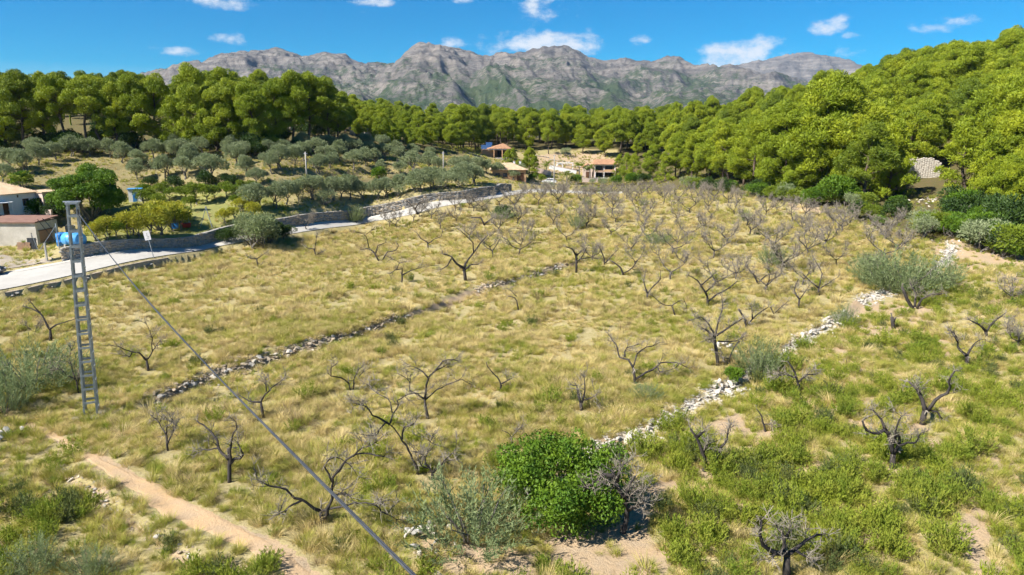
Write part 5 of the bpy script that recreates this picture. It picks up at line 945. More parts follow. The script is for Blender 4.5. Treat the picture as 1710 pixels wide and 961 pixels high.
# white house by the left edge
C = at_depth(63, 352, 100); H_ = Fr('white_house', C, yaw_of((.36, .93)), 'white house with pale tiled hip roof at the left edge', 'house'); eh = 2.75
H_.box('wall', (-13, 0, -1.2), (0, 7, eh), M_WHITE)                      # local x along the front, y away from the road
H_.slope((.35, -.35, eh), (-13.3, -.35, eh), (-3.2, 3.5, eh + 1.75), (-9.5, 3.5, eh + 1.75), M_TILEP); H_.slope((-13.3, 7.35, eh), (.35, 7.35, eh), (-9.5, 3.5, eh + 1.75), (-3.2, 3.5, eh + 1.75), M_TILEP)
H_.slope((.35, 7.35, eh), (.35, -.35, eh), (-3.2, 3.5, eh + 1.75), (-3.2, 3.5, eh + 1.75), M_TILEP); H_.slope((-13.3, -.35, eh), (-13.3, 7.35, eh), (-9.5, 3.5, eh + 1.75), (-9.5, 3.5, eh + 1.75), M_TILEP)
H_.window(-1.95, -1.1, .9, 1.9, -.002, -1, fm=M_WOOD); H_.window(-2.62, -2.48, 2.15, 2.5, -.002, -1, bars=0)
dr = H_.box('door', (-4.75, -.05, -.55), (-4.0, .0, 1.55), M_WOOD); link('handle', MB().box((-4.12, -.1, .45), (-4.06, -.052, .6)).mesh('handle', M_STEEL), dr)
H_.box('awning', (-6.6, -1.5, 1.65), (-4.2, -.02, 1.75), M_WHITE); 
for xx in (-6.4, -4.35): H_.part('awning_post', MB().bar((xx, -1.4, -.6), (xx, -1.4, 1.65), .07), M_WHITE)
H_.box('annex', (.003, -1.5, -1.2), (3.2, 2.5, eh - .15), M_PINKR); H_.box('annex_roof', (-.12, -1.65, eh - .148), (3.35, 2.65, eh), M_TILEP); H_.window(-1.15, -.35, .7, 1.9, .0, -1, M_DARK, axis='y', bars=2)
w_ = H_.box('garden_wall', (-.6, -3.6, -1.4), (-.3, -1.9, .3), M_PINKR)
# hut with rust brown roof
C = hg(64, 411); Hh = 3.0; U_ = Fr('storage_hut', C, 0, 'grey white hut with rust brown roof slab beside the yard', 'hut')
U_.box('wall', (-10, 0, -1.6), (0, 4.4, Hh), M_HUT); U_.part('roof', MB().add(np.array([(-10.2, -.25, Hh + .02), (.2, -.25, Hh + .02), (.2, 4.6, Hh + .34), (-10.2, 4.6, Hh + .34), (-10.2, -.25, Hh + .2), (.2, -.25, Hh + .2), (.2, 4.6, Hh + .52), (-10.2, 4.6, Hh + .52)]), [(3, 2, 1, 0), (4, 5, 6, 7), (0, 1, 5, 4), (1, 2, 6, 5), (2, 3, 7, 6), (3, 0, 4, 7)]), M_RUST)
U_.box('brick_patch', (.002, .5, .3), (.05, 3.0, 1.9), M_BRICK); U_.box('lintel', (.052, .3, 1.9), (.16, 3.2, 2.0), M_WOOD)
for k in range(2): U_.part('leaning_pole', MB().bar((.18, .35 + k * 1.0, Hh + .5), (1.7 + k * .3, 1.2 + k * 1.0, .1), .07), M_BLK)
for k, (px, w0, hgt) in enumerate(((55, 1.7, 1.1), (41, 1.5, .95))):
    p = hg(px, 417); F = Fr('brick_planter', p, .05, ('narrow dark gate panel at the corner of the hut', 'low brick planter with a grassy plant before the hut')[k], ('gate', 'planter')[k]); 
    if k: 
        for r_ in range(4):
            for c_ in range(5): F.box('brick', (-.8 + c_ * .33 + (r_ % 2) * .06, -.15, r_ * .24), (-.8 + c_ * .33 + .31 + (r_ % 2) * .06, .15, r_ * .24 + .22), M_BRICK)
        v_, q_, t_2 = tussock(60, .5, .5, .1, .03, rg, .5); F.part('plant', MB().add(v_ + (0, 0, .9), q_, t_2), M_GRN)
    else:
        F.e.name = 'plank_gate'
        for r_ in range(6): F.box('plank', (-.55 + r_ * .19, -.03, .05), (-.55 + r_ * .19 + .17, .03, 1.5), M_BLK)
        for r_ in (.3, 1.2): F.box('rail', (-.58, .032, r_), (.62, .08, r_ + .1), M_BLK)
# tanks
p = hg(105, 411); F = Fr('blue_barrel', p, 0, 'upright dark blue barrel left of the lattice tower top', 'barrel'); m = MB(); m.tube([(0, 0, z) for z in (0, .05, .5, .52, .56, 1.0, 1.04, 1.5, 1.58)], [.56, .6, .6, .63, .6, .6, .63, .6, .5], 18); F.part('shell', m, M_BLUE, smooth=True); m = MB(); cyl(m, (0, 0, 1.585), (0, 0, 1.63), .3); F.part('lid', m, M_BLUE)
p = hg(125, 411); F = Fr('water_tank', p, R(-18), 'large light blue water tank lying on its side behind the lattice tower', 'tank'); m = MB(); m.tube([(x, 0, .78) for x in (-1.2, -1.15, -.5, -.47, -.43, .4, .43, .47, 1.1, 1.15)], [.70, .78, .78, .82, .78, .78, .82, .78, .78, .70], 22); F.part('shell', m, M_LBLUE, smooth=True)
for xx in (-.75, .75): F.box('cradle', (xx - .12, -.7, -.1), (xx + .12, .7, .22), M_CONC)
m = MB(); cyl(m, (.1, 0, 1.55), (.1, 0, 1.66), .22); F.part('lid', m, M_BLUE)
p = hg(101, 405); F = Fr('concrete_cistern', p + (0, 2.5, 0), 0, 'round grey concrete cistern behind the blue barrel', 'cistern'); m = MB(); m.tube([(0, 0, z) for z in (-.3, .8, 1.9, 1.95)], [.62, .62, .62, .68], 18); F.part('ring', m, M_CONC); m = MB(); cyl(m, (0, 0, 1.96), (0, 0, 1.965), .5, 16); F.part('water', m, M_DARK)
# posts: gate post with braces, garden fence posts, tripod
def post(name, px, py, h, lb, cat, mat, w=.07, lean=(0, 0), group=None):
    p = hg(px, py); F = Fr(name, p, 0, lb, cat, group); F.part('shaft', MB().bar((0, 0, -.3), (lean[0], lean[1], h), w), mat); F.part('cap', MB().box((lean[0] - w * .6, lean[1] - w * .6, h), (lean[0] + w * .6, lean[1] + w * .6, h + .04)), mat); return F
F = post('gate_post', 79, 437, 2.1, 'stout grey post at the mouth of the gravel yard', 'post', M_CONC, .17)
F = post('fence_post', 99, 416, 3.0, 'tall galvanised post with a slanting stay beside the blue barrel', 'post', M_STEEL, .08); F.part('brace', MB().bar((-.02, 0, 2.75), (-1.5, -1.3, .0), .05), M_STEEL)
F = post('fence_post', 57, 420, 2.3, 'thin dark post beside the gate panel at the hut corner', 'post', M_BLK, .06); F.part('brace', MB().bar((0, 0, 2.2), (1.1, -.7, 0), .04), M_STEEL)
for px, py, h, lb in ((141, 405, 2.5, 'garden fence post just right of the lattice tower'), (181, 399, 2.3, 'second garden fence post from the lattice tower'), (219, 392, 2.2, 'garden fence post left of the road sign'), (253, 385, 2.2, 'garden fence post right above the road sign'), (317, 378, 2.5, 'garden fence post at the right end of the yellow shrubs')): post('fence_post', px, py, h, lb, 'post', M_STEEL, .07, (-.12, 0), 'garden fence posts')
p = hg(347, 379); F = Fr('wire_tripod', p, 0, 'three legged metal stay standing behind the road wall', 'stay')
for a in (200, 330, 80): F.part('leg', MB().bar((math.cos(R(a)) * 1.0, math.sin(R(a)) * 1.0, -.15), (0, 0, 2.75), .07), M_STEEL)
F.part('cap', MB().box((-.09, -.09, 2.74), (.09, .09, 2.85)), M_STEEL)
p = hg(293, 382); F = Fr('garden_crate', p, .3, 'blue crate between the yellow shrubs behind the wall', 'crate'); F.box('bottom', (-.4, -.3, 0), (.4, .3, .06), M_BLUE)
for a_, b_ in (((-.4, -.3, .06), (.4, -.25, .75)), ((-.4, .25, .06), (.4, .3, .75)), ((-.4, -.25, .06), (-.35, .25, .75)), ((.35, -.25, .06), (.4, .25, .75))): F.box('side', a_, b_, M_BLUE)
p = hg(312, 380); F = Fr('red_tub', p, 0, 'low red tub beside the garden fence post', 'tub'); m = MB(); m.tube([(0, 0, z) for z in (0, .3, .55, .6)], [.5, .56, .6, .63], 14); F.part('shell', m, M_RED, smooth=True); m = MB(); cyl(m, (0, 0, .602), (0, 0, .606), .5); F.part('soil', m, M_DARK)
p = hg(228, 336); F = Fr('garden_shed', p, .3, 'little white and blue shed right of the big leafy tree', 'shed'); F.box('wall', (-.9, -.8, -.3), (.9, .8, 1.9), M_WHITE); F.box('roof', (-1.05, -.95, 1.902), (1.05, .95, 2.0), M_LBLUE); F.box('door', (-.3, -.83, -.1), (.3, -.802, 1.5), M_BLUE)
# road sign
p = hg(257.5, 431); F = Fr('road_sign', p, R(8), 'white rectangular road sign leaning on a thin post beside the road', 'sign'); F.part('post', MB().bar((0, 0, -.3), (-.52, 0, 3.15), .07), M_STEEL)
m = MB(); m.box((-.36, -.05, -.56), (.36, -.02, .56), T=lambda v: np.c_[v[:, 0] * math.cos(.16) + v[:, 2] * math.sin(-.16), v[:, 1], -v[:, 0] * math.sin(-.16) + v[:, 2] * math.cos(.16)] + (-.48, -.02, 2.75)); pl = F.part('plate', m, M_SIGN)
S_ = lambda x, z: (-.48 + x * math.cos(.16) - z * math.sin(.16), -.075, 2.75 + x * math.sin(.16) + z * math.cos(.16)); m = MB()
for q in ([(.02, .3), (.0, .1), (-.02, -.06)], [(-.02, -.06), (.08, -.16), (.2, -.12)], [(-.14, -.3), (.14, -.3)]): m.tube([S_(*a) for a in q], .022, 5)
link('mark', m.mesh('mark', M_CONC), pl)
# utility poles
for px, py, h, lb in ((513, 303, 5.0, 'pale slender pole on the olive terraces, leftmost of the poles'), (741, 296, 5.2, 'pale pole standing in the olives near the distant villas'), (925, 316, 9.0, 'tall thin pole beside the road bend before the villas')):
    p = hg(px, py); F = Fr('utility_pole', p, 0, lb, 'pole', 'utility poles'); m = MB(); m.tube([(0, 0, -.5), (0, 0, h * .5), (0, 0, h)], [.17, .14, .11], 8); F.part('shaft', m, M_CONC, smooth=True); F.part('crossarm', MB().bar((-.35, 0, h - .3), (.35, 0, h - .3), .08), M_STEEL)
    for s_ in (-.3, .3): m = MB(); m.tube([(s_, 0, h - .26), (s_, 0, h - .2), (s_, 0, h - .1)], [.03, .06, .04], 6); F.part('insulator', m, M_DARK)
# cars
def car(p, yaw, paint, lb, L=4.1, W_=1.7):
    F = Fr('parked_car', p, yaw, lb, 'car'); prof = [(-L / 2, .35), (-L / 2 - .02, .75), (-L / 2 + .25, .92), (-L / 2 + .55, 1.36), (-.2, 1.46), (.55, 1.36), (1.1, .96), (L / 2 - .15, .82), (L / 2, .6), (L / 2 - .02, .33)]; n = len(prof); m = MB(); rows = []
    for y, sx_, zs in ((-W_ / 2, .97, .94), (-W_ / 2 * .9, 1, 1), (W_ / 2 * .9, 1, 1), (W_ / 2, .97, .94)): rows.append([(x * sx_, y * (1 - .14 * max(0, z - .9)), .33 + (z - .33) * zs) for x, z in prof])
    v = np.array(rows).reshape(-1, 3); q = [(r * n + k, r * n + (k + 1) % n, (r + 1) * n + (k + 1) % n, (r + 1) * n + k) for r in range(3) for k in range(n)]; m.add(v, q); m.add(v[:n], None, [(0, k, k + 1) for k in range(1, n - 1)]); m.add(v[-n:], None, [(0, k + 1, k) for k in range(1, n - 1)]); F.part('body', m, paint, smooth=False)
    for sg in (-1, 1): F.part('side_window', MB().add(np.array([(-1.35, sg * .835, .98), (.85, sg * .835, .98), (.45, sg * .80, 1.32), (-1.2, sg * .80, 1.32)]) + (0, sg * .012, 0), [(0, 1, 2, 3)]), M_GLASS)
    F.part('windscreen', MB().add(np.array([(1.10, -.68, 1.0), (1.10, .68, 1.0), (.62, .6, 1.36), (.62, -.6, 1.36)]) + (.012, 0, .012), [(0, 1, 2, 3)]), M_GLASS); F.part('rear_window', MB().add(np.array([(-1.85, .66, 1.0), (-1.85, -.66, 1.0), (-1.58, -.58, 1.33), (-1.58, .58, 1.33)]) + (-.03, 0, .012), [(0, 1, 2, 3)]), M_GLASS)
    for x in (-1.25, 1.3):
        for y in (-.76, .76): m = MB(); cyl(m, (x, y - .1, .31), (x, y + .1, .31), .31, 16); wh = F.part('wheel', m, M_BLK); m = MB(); cyl(m, (x, y - .11, .31), (x, y + .11, .31), .18, 12); link('rim', m.mesh('rim', M_STEEL), wh)
    for y in (-.6, .6): F.box('headlight', (2.0, y - .16, .62), (2.06, y + .16, .76), M_SIGN); F.box('tail_light', (-2.09, y - .14, .68), (-2.04, y + .14, .84), M_RED)
p = hg(-38, 462); car(p + (.6, 0, .08), R(12), M_PAINT, 'dark car cut off by the left edge on the gravel yard')
p = hg(917, 307); car(p, R(170), M_WPAINT, 'white car parked in front of the distant villas')

# villas
p = at_depth(864, 301, 186); p[2] = gz(p[0], p[1]); V = Fr('orange_villa', p + (-2.6, 1, 0), R(6), 'peach house with low hip roof and brown garage door by the road bend', 'house'); e_ = 2.9
V.box('wall', (-4.4, -3, -.8), (4.6, 4, e_), M_PEACH); a = [(-4.9, -3.5, e_), (5.1, -3.5, e_), (5.1, 4.5, e_), (-4.9, 4.5, e_)]; r1, r2 = (-.8, .5, e_ + 1.7), (1.0, .5, e_ + 1.7)
for E0, E1, T0, T1 in ((a[0], a[1], r1, r2), (a[1], a[2], r2, r2), (a[2], a[3], r2, r1), (a[3], a[0], r1, r1)): V.slope(E0, E1, T0, T1, M_TILEP, .3, .11)
V.window(2.2, 4.0, .0, 2.1, -3.0, -1, M_WOOD, bars=3, name='garage_door'); V.window(-1.6, -.4, 1.0, 2.1, -3.0); V.window(-3.6, -2.4, 1.0, 2.1, -3.0)
for x, y in ((1.9, 1.6), (3.6, 1.9)): ch = V.box('chimney', (x - .25, y - .25, e_ + .4), (x + .25, y + .25, e_ + 2.1), M_WHITE); link('chimney_cap', MB().box((x - .33, y - .33, e_ + 2.1), (x + .33, y + .33, e_ + 2.2)).mesh('chimney_cap', M_TILE), ch)
p = at_depth(828, 268, 212); p[2] = gz(p[0], p[1]); V = Fr('porch_villa', p, R(4), 'orange walled villa with an open porch and blue tarpaulin behind', 'house'); V.box('wall', (-4.2, -1, -2), (-.8, 4, 2.3), M_PEACH); V.box('back_wall', (-.798, 2.2, -2), (4.4, 4, 2.3), M_PEACH); V.box('terrace', (-.798, -3, -2.2), (4.6, 2.19, -.1), M_CONC)
a = [(-2.6, -3.2, 2.5), (4.8, -3.2, 2.5), (4.8, 4.4, 2.5), (-2.6, 4.4, 2.5)]; r1 = (2.4, .8, 4.0)
for E0, E1 in ((a[0], a[1]), (a[1], a[2]), (a[2], a[3]), (a[3], a[0])): V.slope(E0, E1, r1, r1, M_TILE, .3, .11)
V.box('porch_beam', (-2.5, -3.1, 2.2), (4.7, -2.9, 2.38), M_WHITE)
for x in (-.7, 1.8, 4.5): V.part('column', MB().bar((x, -3, -.1), (x, -3, 2.2), .28), M_PEACH)
V.window(.6, 2.6, .0, 1.9, 2.2, -1, M_DARK); m = MB(); m.box((-4.4, 1.5, 2.32), (-1.2, 4.6, 3.5)); V.part('tarpaulin', m, M_TARP); m = MB(); m.box((-2.9, 2, 3.502), (-1.0, 4.4, 4.3)); V.part('tarpaulin', m, M_TARP)
p = at_depth(1007, 293, 212); p[2] = gz(p[0], p[1]); V = Fr('storey_villa', p, R(-3), 'two storey villa with tiled roof, balcony and open ground floor', 'house')
V.box('back_wall', (-2.6, 1.2, -1), (3.4, 6, 3.9), M_PINKR); V.box('floor_slab', (-2.7, -1.6, 1.55), (3.5, 1.198, 1.75), M_PINKR); V.box('terrace', (-3.6, -2.4, -1.2), (4.2, 1.198, -.05), M_CONC); V.box('side_wall', (-2.9, -1.6, -.6), (-2.602, 6, 3.9), M_PINKR); V.box('side_wall', (3.402, -1.6, -.6), (3.7, 6, 3.9), M_PINKR)
V.box('balcony_rail', (.2, -1.62, 1.752), (3.4, -1.5, 2.4), M_PEACH); V.box('balcony_rail', (-2.6, -1.62, 1.752), (.18, -1.52, 2.15), M_BRICK); V.box('eave_beam', (-2.9, -1.65, 3.55), (3.7, -1.45, 3.9), M_WHITE)
for x in (-2.5, .15, 3.3): V.part('column', MB().bar((x, -1.55, -.05), (x, -1.55, 1.55), .2), M_WHITE); V.part('column', MB().bar((x, -1.4, 1.755), (x, -1.4, 3.55), .2), M_WHITE)
V.window(-2.2, -.2, .1, 1.4, 1.2, -1, M_DARK); V.window(.6, 2.9, .1, 1.4, 1.2, -1, M_DARK); V.window(-2.2, -.3, 1.9, 3.4, 1.2, -1); V.window(.7, 2.9, 1.9, 3.4, 1.2, -1)
V.slope((-3.3, -2.1, 3.92), (4.1, -2.1, 3.92), (-2.4, 2.2, 5.3), (3.2, 2.2, 5.3), M_TILE, .3, .11); V.slope((4.1, 6.4, 3.92), (-3.3, 6.4, 3.92), (3.2, 2.2, 5.3), (-2.4, 2.2, 5.3), M_TILE, .3, .11); V.slope((4.1, -2.1, 3.92), (4.1, 6.4, 3.92), (3.2, 2.2, 5.3), (3.2, 2.2, 5.3), M_TILE, .3, .11); V.slope((-3.3, 6.4, 3.92), (-3.3, -2.1, 3.92), (-2.4, 2.2, 5.3), (-2.4, 2.2, 5.3), M_TILE, .3, .11)
p = at_depth(981, 293, 211); p[2] = gz(p[0], p[1]); V = Fr('gabled_cottage', p, R(-4), 'narrow pink gabled cottage left of the two storey villa', 'house'); V.box('wall', (-1.4, 0, -1), (1.4, 5, 3.2), M_PINKR); V.slope((-1.75, -.2, 3.1), (-1.75, 5.2, 3.1), (0, -.2, 4.2), (0, 5.2, 4.2), M_TILE, .3, .11); V.slope((1.75, 5.2, 3.1), (1.75, -.2, 3.1), (0, 5.2, 4.2), (0, -.2, 4.2), M_TILE, .3, .11)
V.part('gable', MB().add([(-1.4, 0, 3.2), (1.4, 0, 3.2), (0, 0, 4.08), (-1.4, .3, 3.2), (1.4, .3, 3.2), (0, .3, 4.08)], [(0, 1, 4, 3), (1, 2, 5, 4), (2, 0, 3, 5)], [(0, 2, 1), (3, 4, 5)]), M_PINKR); V.window(-.5, .5, .0, 1.9, 0, -1, M_WOOD, name='door', bars=0); V.window(-.4, .4, 2.2, 3.0, 0)
def garden_wall(p0, p1, d, h, lb, mat=None):
    A, B = at_depth(*p0, d), at_depth(*p1, d); A[2], B[2] = gz(*A[:2]), gz(*B[:2]); F = Fr('garden_wall', A, 0, lb, 'wall'); q = B - A; m = MB(); m.bar((0, 0, h / 2 - .3), (q[0], q[1], q[2] + h / 2 - .3), .3, h + .6); F.part('body', m, mat or M_WHITE); m = MB(); m.bar((0, 0, h + .05), (q[0], q[1], q[2] + h + .05), .4, .1); F.part('coping', m, M_PINKR)
garden_wall((917, 284), (962, 284), 214, 1.1, 'white terrace wall below the arch in front of the villas'); garden_wall((895, 297), (920, 297), 205, 1.3, 'short pink garden wall left of the tall thin pole', M_PINKR); garden_wall((972, 300), (998, 300), 204, 1.1, 'low pale wall with steps below the gabled cottage', M_PINKR); garden_wall((955, 291), (975, 289), 209, .9, 'pink terrace wall left of the gabled cottage', M_PINKR)
p = at_depth(935, 281, 216); p[2] = gz(p[0], p[1]); V = Fr('garden_pavilion', p, 0, 'small white arched pavilion on the terrace wall', 'pavilion'); m = MB(); th = np.linspace(0, math.pi, 9); m.tube(np.array([(-.9, 0, -.2)] + [(-math.cos(t) * .9, 0, 1.1 + math.sin(t) * .6) for t in th] + [(.9, 0, -.2)]), .14, 6); V.part('arch', m, M_WHITE); m = MB(); m.tube(np.array([(-.9, 1.4, -.2)] + [(-math.cos(t) * .9, 1.4, 1.1 + math.sin(t) * .6) for t in th] + [(.9, 1.4, -.2)]), .14, 6); V.part('arch', m, M_WHITE); V.box('canopy', (-1.1, -.2, 1.85), (4.2, 1.7, 1.95), M_WHITE); V.part('column', MB().bar((4.0, 0, -.2), (4.0, 0, 1.85), .2), M_WHITE)
# garden steps and rows of stone on the bare slope behind
for px, py, w0, lb in ((905, 262, 5, 'upper stone row on the bare slope behind the villas'), (935, 270, 7, 'middle stone row on the bare slope behind the villas'), (955, 278, 8, 'lowest stone row on the bare slope behind the villas')):
    p = hg(px, py); F = Fr('terrace_stones', p, 0, lb, 'stone wall'); 
    for k in range(int(w0 * 2)): link('stone', STONES[(2, 0)[k % 2]][k % 7], F.e, (-w0 / 2 + k * .5, rng.normal(0, .1), gz(p[0] - w0 / 2 + k * .5, p[1]) - p[2] + .15), (0, 0, rng.uniform(0, 6)), rng.uniform(.3, .45))
# palms
def palm(p, h, lb, nf=22, fl=2.2):
    F = Fr('palm_tree', p, 0, lb, 'palm'); rs = np.random.default_rng(int(h * 100)); m = MB(); z = np.linspace(-.2, h, 7); m.tube(np.c_[.08 * np.sin(z), .05 * z * 0, z], .2 - .05 * z / max(h, 1), 8); F.part('trunk', m, M_GBARK, smooth=True); m = MB()
    for i in range(nf):
        a = i * 2.4; el = rs.uniform(-.1, 1.2); d = np.array((math.cos(a) * math.cos(el), math.sin(a) * math.cos(el), math.sin(el))); u = np.linspace(0, 1, 7)[:, None]; S = np.array((0, 0, h)) + d * fl * u - np.array((0, 0, 1.0)) * u ** 2 * fl * .45; n = len(S); sd = unit(np.cross(d, (0, 0, 1)))
        for sg in (-1, 1):
            C_ = np.repeat(S[1:], 4, 0) + rs.normal(0, .03, ((n - 1) * 4, 3)); D_ = unit(sd * sg + d * .6 + rs.normal(0, .12, C_.shape) - (0, 0, .25)); leaves(m, C_, D_, np.full(len(C_), .55), np.full(len(C_), .07), rs)
    F.part('crown', m, M_CITRUS)
p = at_depth(946, 310, 196); p[2] = gz(*p[:2]); palm(p, 2.6, 'bushy palm right of the tall thin pole'); p = at_depth(967, 293, 207); p[2] = gz(*p[:2]); palm(p, 4.2, 'tall slender palm left of the gabled cottage'); p = at_depth(985, 293, 206); p[2] = gz(*p[:2]); palm(p, 4.0, 'palm in front of the gabled cottage'); p = at_depth(912, 288, 208); p[2] = gz(*p[:2]); palm(p, 2.2, 'small palm below the bare slope left of the pole'); p = hg(34, 318); palm(p, 1.6, 'low palm behind the roof of the white house', 20, 2.4)
for i, (px, py, d, H, kind, lb) in enumerate(((858, 285, 196, 6.5, 'C', 'bright rounded pine between the orange and the porch villa'), (846, 284, 196, 5.5, 'C', 'small bright pine behind the roof of the orange villa'), (884, 286, 200, 7.5, 'D', 'bright pine right of the orange villa'), (893, 288, 198, 6, 'C', 'low bright pine beside the garden wall near the villas'), (916, 256, 232, 8.5, 'B', 'lone umbrella pine on the bare slope behind the villas'), (973, 262, 236, 9, 'D', 'bright rounded pine above the villas'), (1010, 268, 232, 9, 'D', 'bright pine right behind the two storey villa'), (1032, 292, 210, 7, 'C', 'light green pine right of the two storey villa'), (1046, 298, 204, 8, 'C', 'conical pine at the right end of the villa garden'))):
    p = at_depth(px, py, d); p[2] = gz(*p[:2]); place('pine_tree', PINES[kind][i % len(PINES[kind])], p, H, PH[kind], lb, 'pine tree', 'pines around the villas')
for i, (px, py, d, H, m_, lb) in enumerate(((962, 305, 198, 2.6, OAK[2], 'dark round bush below the gabled cottage'), (990, 308, 196, 2.0, GRY[0], 'grey bush before the two storey villa'), (1008, 309, 194, 2.4, GRY[1], 'wide grey green bush in the villa garden'), (1030, 310, 194, 2.8, OAK[2], 'dark green bush at the right of the villa garden'), (1056, 314, 190, 3.2, OAK[2], 'fresh green bush beside the road bend at the wood edge'), (1076, 314, 188, 2.8, OAK[1], 'green bush at the foot of the first pines'), (905, 308, 192, 2.0, YEL[0], 'light bush beside the white car'), (890, 308, 190, 1.8, OAK[2], 'low green hedge bush right of the garage'), (945, 268, 230, 2.8, GRY[0], 'grey olive bush on the bare slope'), (915, 318, 178, 2.2, GRY[1], 'grey shrub in the road bend below the pole'), (935, 314, 184, 1.4, YEL[1], 'low yellow green shrub behind the road bend'), (975, 314, 184, 1.4, YEL[0], 'yellow green shrub on the verge behind the bend'), (1000, 316, 182, 1.3, YEL[1], 'bright low shrub on the verge before the villa'))):
    p = at_depth(px, py, d); p[2] = gz(*p[:2]); place('garden_bush', m_, p, H, 2.3, lb, 'bush', None)
# ruined wall on the right slope, farm ruins on the left
def ruin(p, yaw, w, h, lb, broken=True, name='ruined_wall', dep=.5, cat='ruin'):
    F = Fr(name, p, yaw, lb, cat); n = 14; xs = np.linspace(-w / 2, w / 2, n); top = h * (1 - (.35 * sstep(.62, 1, np.linspace(0, 1, n)) if broken else 0)) + rng.normal(0, .08, n); v = []
    for x, t in zip(xs, top): v += [(x, 0, -1.2), (x, 0, t), (x, dep, t + rng.normal(0, .05)), (x, dep, -1.2)]
    q = [(i * 4 + a, i * 4 + b_, i * 4 + 4 + b_, i * 4 + 4 + a) for i in range(n - 1) for a, b_ in ((1, 0), (2, 1), (3, 2))] + [(0, 1, 2, 3), (n * 4 - 1, n * 4 - 2, n * 4 - 3, n * 4 - 4)]; F.part('masonry', MB().add(v, q), M_RUIN); mb = MB(); rs = np.random.default_rng(5)
    for i in range(n - 1):
        z = -.6
        while z < top[i] - .1: hs = rs.uniform(.22, .4); sv = stone_v(rs); sv = sv / np.abs(sv).max(0) * (w / n * .55, .1, hs * .5); mb.add(sv + (xs[i] + w / n * .5 + rs.uniform(-.06, .06), -.02, z + hs / 2), None, ICO_F); z += hs
    o = F.part('stonework', mb, stone_m[0]); o['kind'] = 'stuff'; return F
ruin(RUIN + (0, 0, .3), R(-8), 5.4, 3.3, 'pale ruined stone wall standing among the right hand pines')
p = hg(1392, 275); p = at_depth(1400, 268, p[1]); ruin(np.array((p[0], p[1], gz(*p[:2]))), R(5), 3.2, 1.8, 'low piece of pale wall between the tall pines')
p = at_depth(603, 236, 176); p[2] = gz(*p[:2]); V = Fr('farm_shed', p, R(-20), 'small farm building with bleached roof among the middle pines', 'house'); V.box('wall', (-2.2, -1.6, -.5), (2.2, 1.6, 2.0), M_RUIN); V.slope((-2.5, -1.9, 1.95), (2.5, -1.9, 1.95), (-2.5, 0, 2.8), (2.5, 0, 2.8), M_TILEP, .3, .11); V.slope((2.5, 1.9, 1.95), (-2.5, 1.9, 1.95), (2.5, 0, 2.8), (-2.5, 0, 2.8), M_TILEP, .3, .11); V.window(-.5, .5, -.2, 1.6, -1.6, -1, M_DARK, name='door', bars=0)
p = at_depth(468, 226, 158); p[2] = gz(*p[:2]); V = Fr('stone_farmhouse', p, R(10), 'grey stone farmhouse half hidden in the left wood', 'house'); V.box('wall', (-2.6, -2, -1), (2.6, 2, 4.4), M_RUIN); V.slope((-2.9, -2.3, 4.3), (2.9, -2.3, 4.3), (-2.9, 0, 5.3), (2.9, 0, 5.3), M_TILEP, .3, .11); V.slope((2.9, 2.3, 4.3), (-2.9, 2.3, 4.3), (2.9, 0, 5.3), (-2.9, 0, 5.3), M_TILEP, .3, .11); V.window(-1.4, -.6, 1.6, 2.8, -2, -1, M_DARK); V.window(.6, 1.4, 1.6, 2.8, -2, -1, M_DARK)

# ---------------------------------------------------------------- the grass itself
# dry field grass
out = []
for n, r0, r1, sz in ((44000, 15, 60, 1.0), (46000, 60, 115, 1.25), (26000, 115, 200, 1.7)):
    x, y, z, px, py = fan(n, r0, r1); k = inpoly(px, py, FIELD) & off_road(x, y) & ~soil_at(px, py, x, y)
    nzv = fbm(x / 4, y / 4, 21, 3); scr = inpoly(px, py, SCRUB); low = inpoly(px, py, LOWL)
    dn = np.where(scr, np.where(nzv > .54, .22, .5), np.where(low, .5, 1.0)); gaps = fbm(x / 2.2, y / 2.2, 61, 3); dn = dn * np.where(gaps < .42, .22, 1)
    k &= rg.random(n) < dn; k &= ~by_wall(x, y) | (rg.random(n) < .1)
    sv = .88 * sz * rg.uniform(.5, 1.3, n) * (.55 + .95 * fbm(x / 4, y / 4, 31, 3) ** 1.3 + .5 * (rg.random(n) < .06)) * np.where(low, .75, 1)
    out.append(np.c_[x, y, z - .03, sv][k])
o_ = np.concatenate(out); scatter('dry_grass', 'dry', o_[:, :3], o_[:, 3], 'tall straw yellow dry grass covering the abandoned field')
# greener grass in drifts
out = []
for n, r0, r1, sz in ((26000, 15, 60, .95), (22000, 60, 120, 1.15), (11000, 120, 200, 1.6)):
    x, y, z, px, py = fan(n, r0, r1); k = inpoly(px, py, FIELD) & off_road(x, y) & ~soil_at(px, py, x, y)
    g = fbm(x / 9, y / 9, 51, 3); scr = inpoly(px, py, SCRUB); low = inpoly(px, py, LOWL); far = np.clip((y - 70) / 60, 0, 1)
    k &= ~by_wall(x, y) | (rg.random(n) < .1); k &= rg.random(n) < np.where(scr, .55, np.where(low, .5, np.clip((g - .49) * 3.6, 0.03, .6) * (1 - .3 * far) + .12 * (y < 45)))
    out.append(np.c_[x, y, z - .03, sz * rg.uniform(.55, 1.1, n)][k])
o_ = np.concatenate(out); scatter('green_grass', 'olive', o_[:, :3], o_[:, 3], 'olive green grass growing in drifts through the dry field')
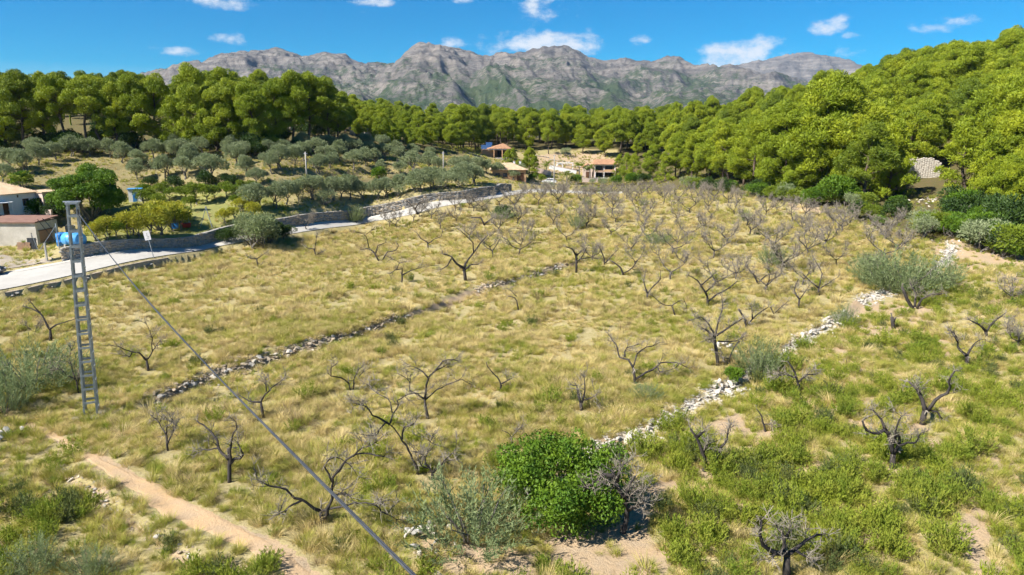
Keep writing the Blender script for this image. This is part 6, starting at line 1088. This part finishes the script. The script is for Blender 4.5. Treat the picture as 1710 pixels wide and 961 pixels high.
# orchard slope, garden and verges beyond the road
out = []
x, y, z, px, py = fan(60000, 80, 240); k = ~inpoly(px, py, FIELD) & (sdist(x, y, PRH)[0] > .9) & (py > 232) & (px < 1060)
wood = ((py < 262) & (px > 560)) | ((py < 258) & (px <= 560))
garden = inpoly(px, py, [(140, 420), (380, 392), (520, 365), (440, 322), (230, 318), (180, 350), (140, 380)])
k &= (rg.random(len(x)) < np.where(garden, .25, .6)) & ~soil_at(px, py, x, y) & ~wood
o_ = np.c_[x, y, z - .03, rg.uniform(.5, 1.0, len(x))][k]; scatter('orchard_grass', 'dry', o_[:, :3], o_[:, 3], 'short bleached grass under the olive trees beyond the road')
x, y, z, px, py = fan(44000, 78, 240); k = (((sdist(x, y, PRH)[0] > .9) & (px < 1060)) | inpoly(px, py, EDGE_R[:-1] + [(1800, 440), (1800, 350), (1300, 290), (1030, 290)])) & ~inpoly(px, py, FIELD) & (py > 240) & (fbm(x / 6, y / 6, 71, 2) > .38)
o_ = np.c_[x, y, z - .03, rg.uniform(.5, 1.1, len(x))][k]; scatter('orchard_weeds', 'olive', o_[:, :3], o_[:, 3], 'green weeds among the olive trees and along the wood edge')
# small green scrub: the largest bushes are things, the rest one mass
def scrub_points(n, r0, r1):
    x, y, z, px, py = fan(n, r0, r1); scr = inpoly(px, py, SCRUB); low = inpoly(px, py, LOWL); fld = inpoly(px, py, FIELD) & off_road(x, y)
    g = fbm(x / 3.2, y / 3.2, 81, 3); k = fld & ~by_wall(x, y) & ~soil_at(px, py, x, y) & (rg.random(n) < np.where(scr, np.clip((g - .36) * 4, .05, 1), np.where(low, np.clip((g - .42) * 3, .02, .8), .025 + .05 * (g > .6)))); return np.c_[x, y, z - .02, rg.uniform(.7, 1.5, n), px, py, scr][k]
a = np.concatenate([scrub_points(2400, 16, 40), scrub_points(3200, 40, 80), scrub_points(2600, 80, 170)]); 
score = a[:, 3] / np.hypot(a[:, 0], a[:, 1]) * ((a[:, 4] > 30) & (a[:, 4] < 1680) & (a[:, 5] < 930) & (a[:, 6] > 0)); top = np.argsort(-score)[:240]; rest = np.setdiff1d(np.arange(len(a)), top)
scatter('green_scrub', 'scrub', a[rest, :3], a[rest, 3], 'small bright green scrub bushes thick on the lower right slope', 'scrub')
SB = []
for h, s, m in ((.62, .46, M_GRN), (.78, .55, M_GRN), (.5, .55, M_GRN), (.7, .5, M_GRN2), (.85, .6, M_GRN), (.55, .42, M_GRN)): SB.append(sprig_bush(58, h, s, rg, (.10, .022), 19).mesh('scrub_bush', m))
for i, (x, y, z, s, px, py, _) in enumerate(a[top]):
    o = link('scrub_bush', SB[i % 6], None, (x, y, z), (0, 0, rg.uniform(0, 6.28)), s * rg.uniform(.95, 1.35))
    near = '%s, %s' % ('around the sandy patch' if px < 1130 else ('below the kink of the white wall' if px < 1260 else ('around the bowl crowned charred tree' if px < 1420 else ('around the gnarled charred tree' if px < 1560 else 'near the right edge'))), 'at the lower edge' if py > 850 else ('midway down' if py > 720 else 'higher up')); dull = 'dull' if i % 6 == 3 else 'bright'
    size = 'large' if s > 1.15 else 'small'
    tag(o, '%s %s green scrub bush %s' % (size, dull, near), 'bush', 'green scrub bushes on the lower right slope')

# ---------------------------------------------------------------- the air between the field and the far range
hm = bpy.data.materials.new('thin haze'); hm.use_nodes = True; nt = hm.node_tree; nt.nodes.clear(); ho = N(nt, 'ShaderNodeOutputMaterial'); pv = N(nt, 'ShaderNodeVolumePrincipled')
pv.inputs['Color'].default_value = (.42, .66, 1, 1); pv.inputs['Density'].default_value = .000036; pv.inputs['Anisotropy'].default_value = 0; nt.links.new(pv.outputs[0], ho.inputs['Volume'])
hz = link('haze', MB().box((-9300, -9300, -30), (9300, 9300, 800)).mesh('haze', hm)); tag(hz, 'thin bluish haze filling the air of the whole valley', 'haze', kind='stuff')
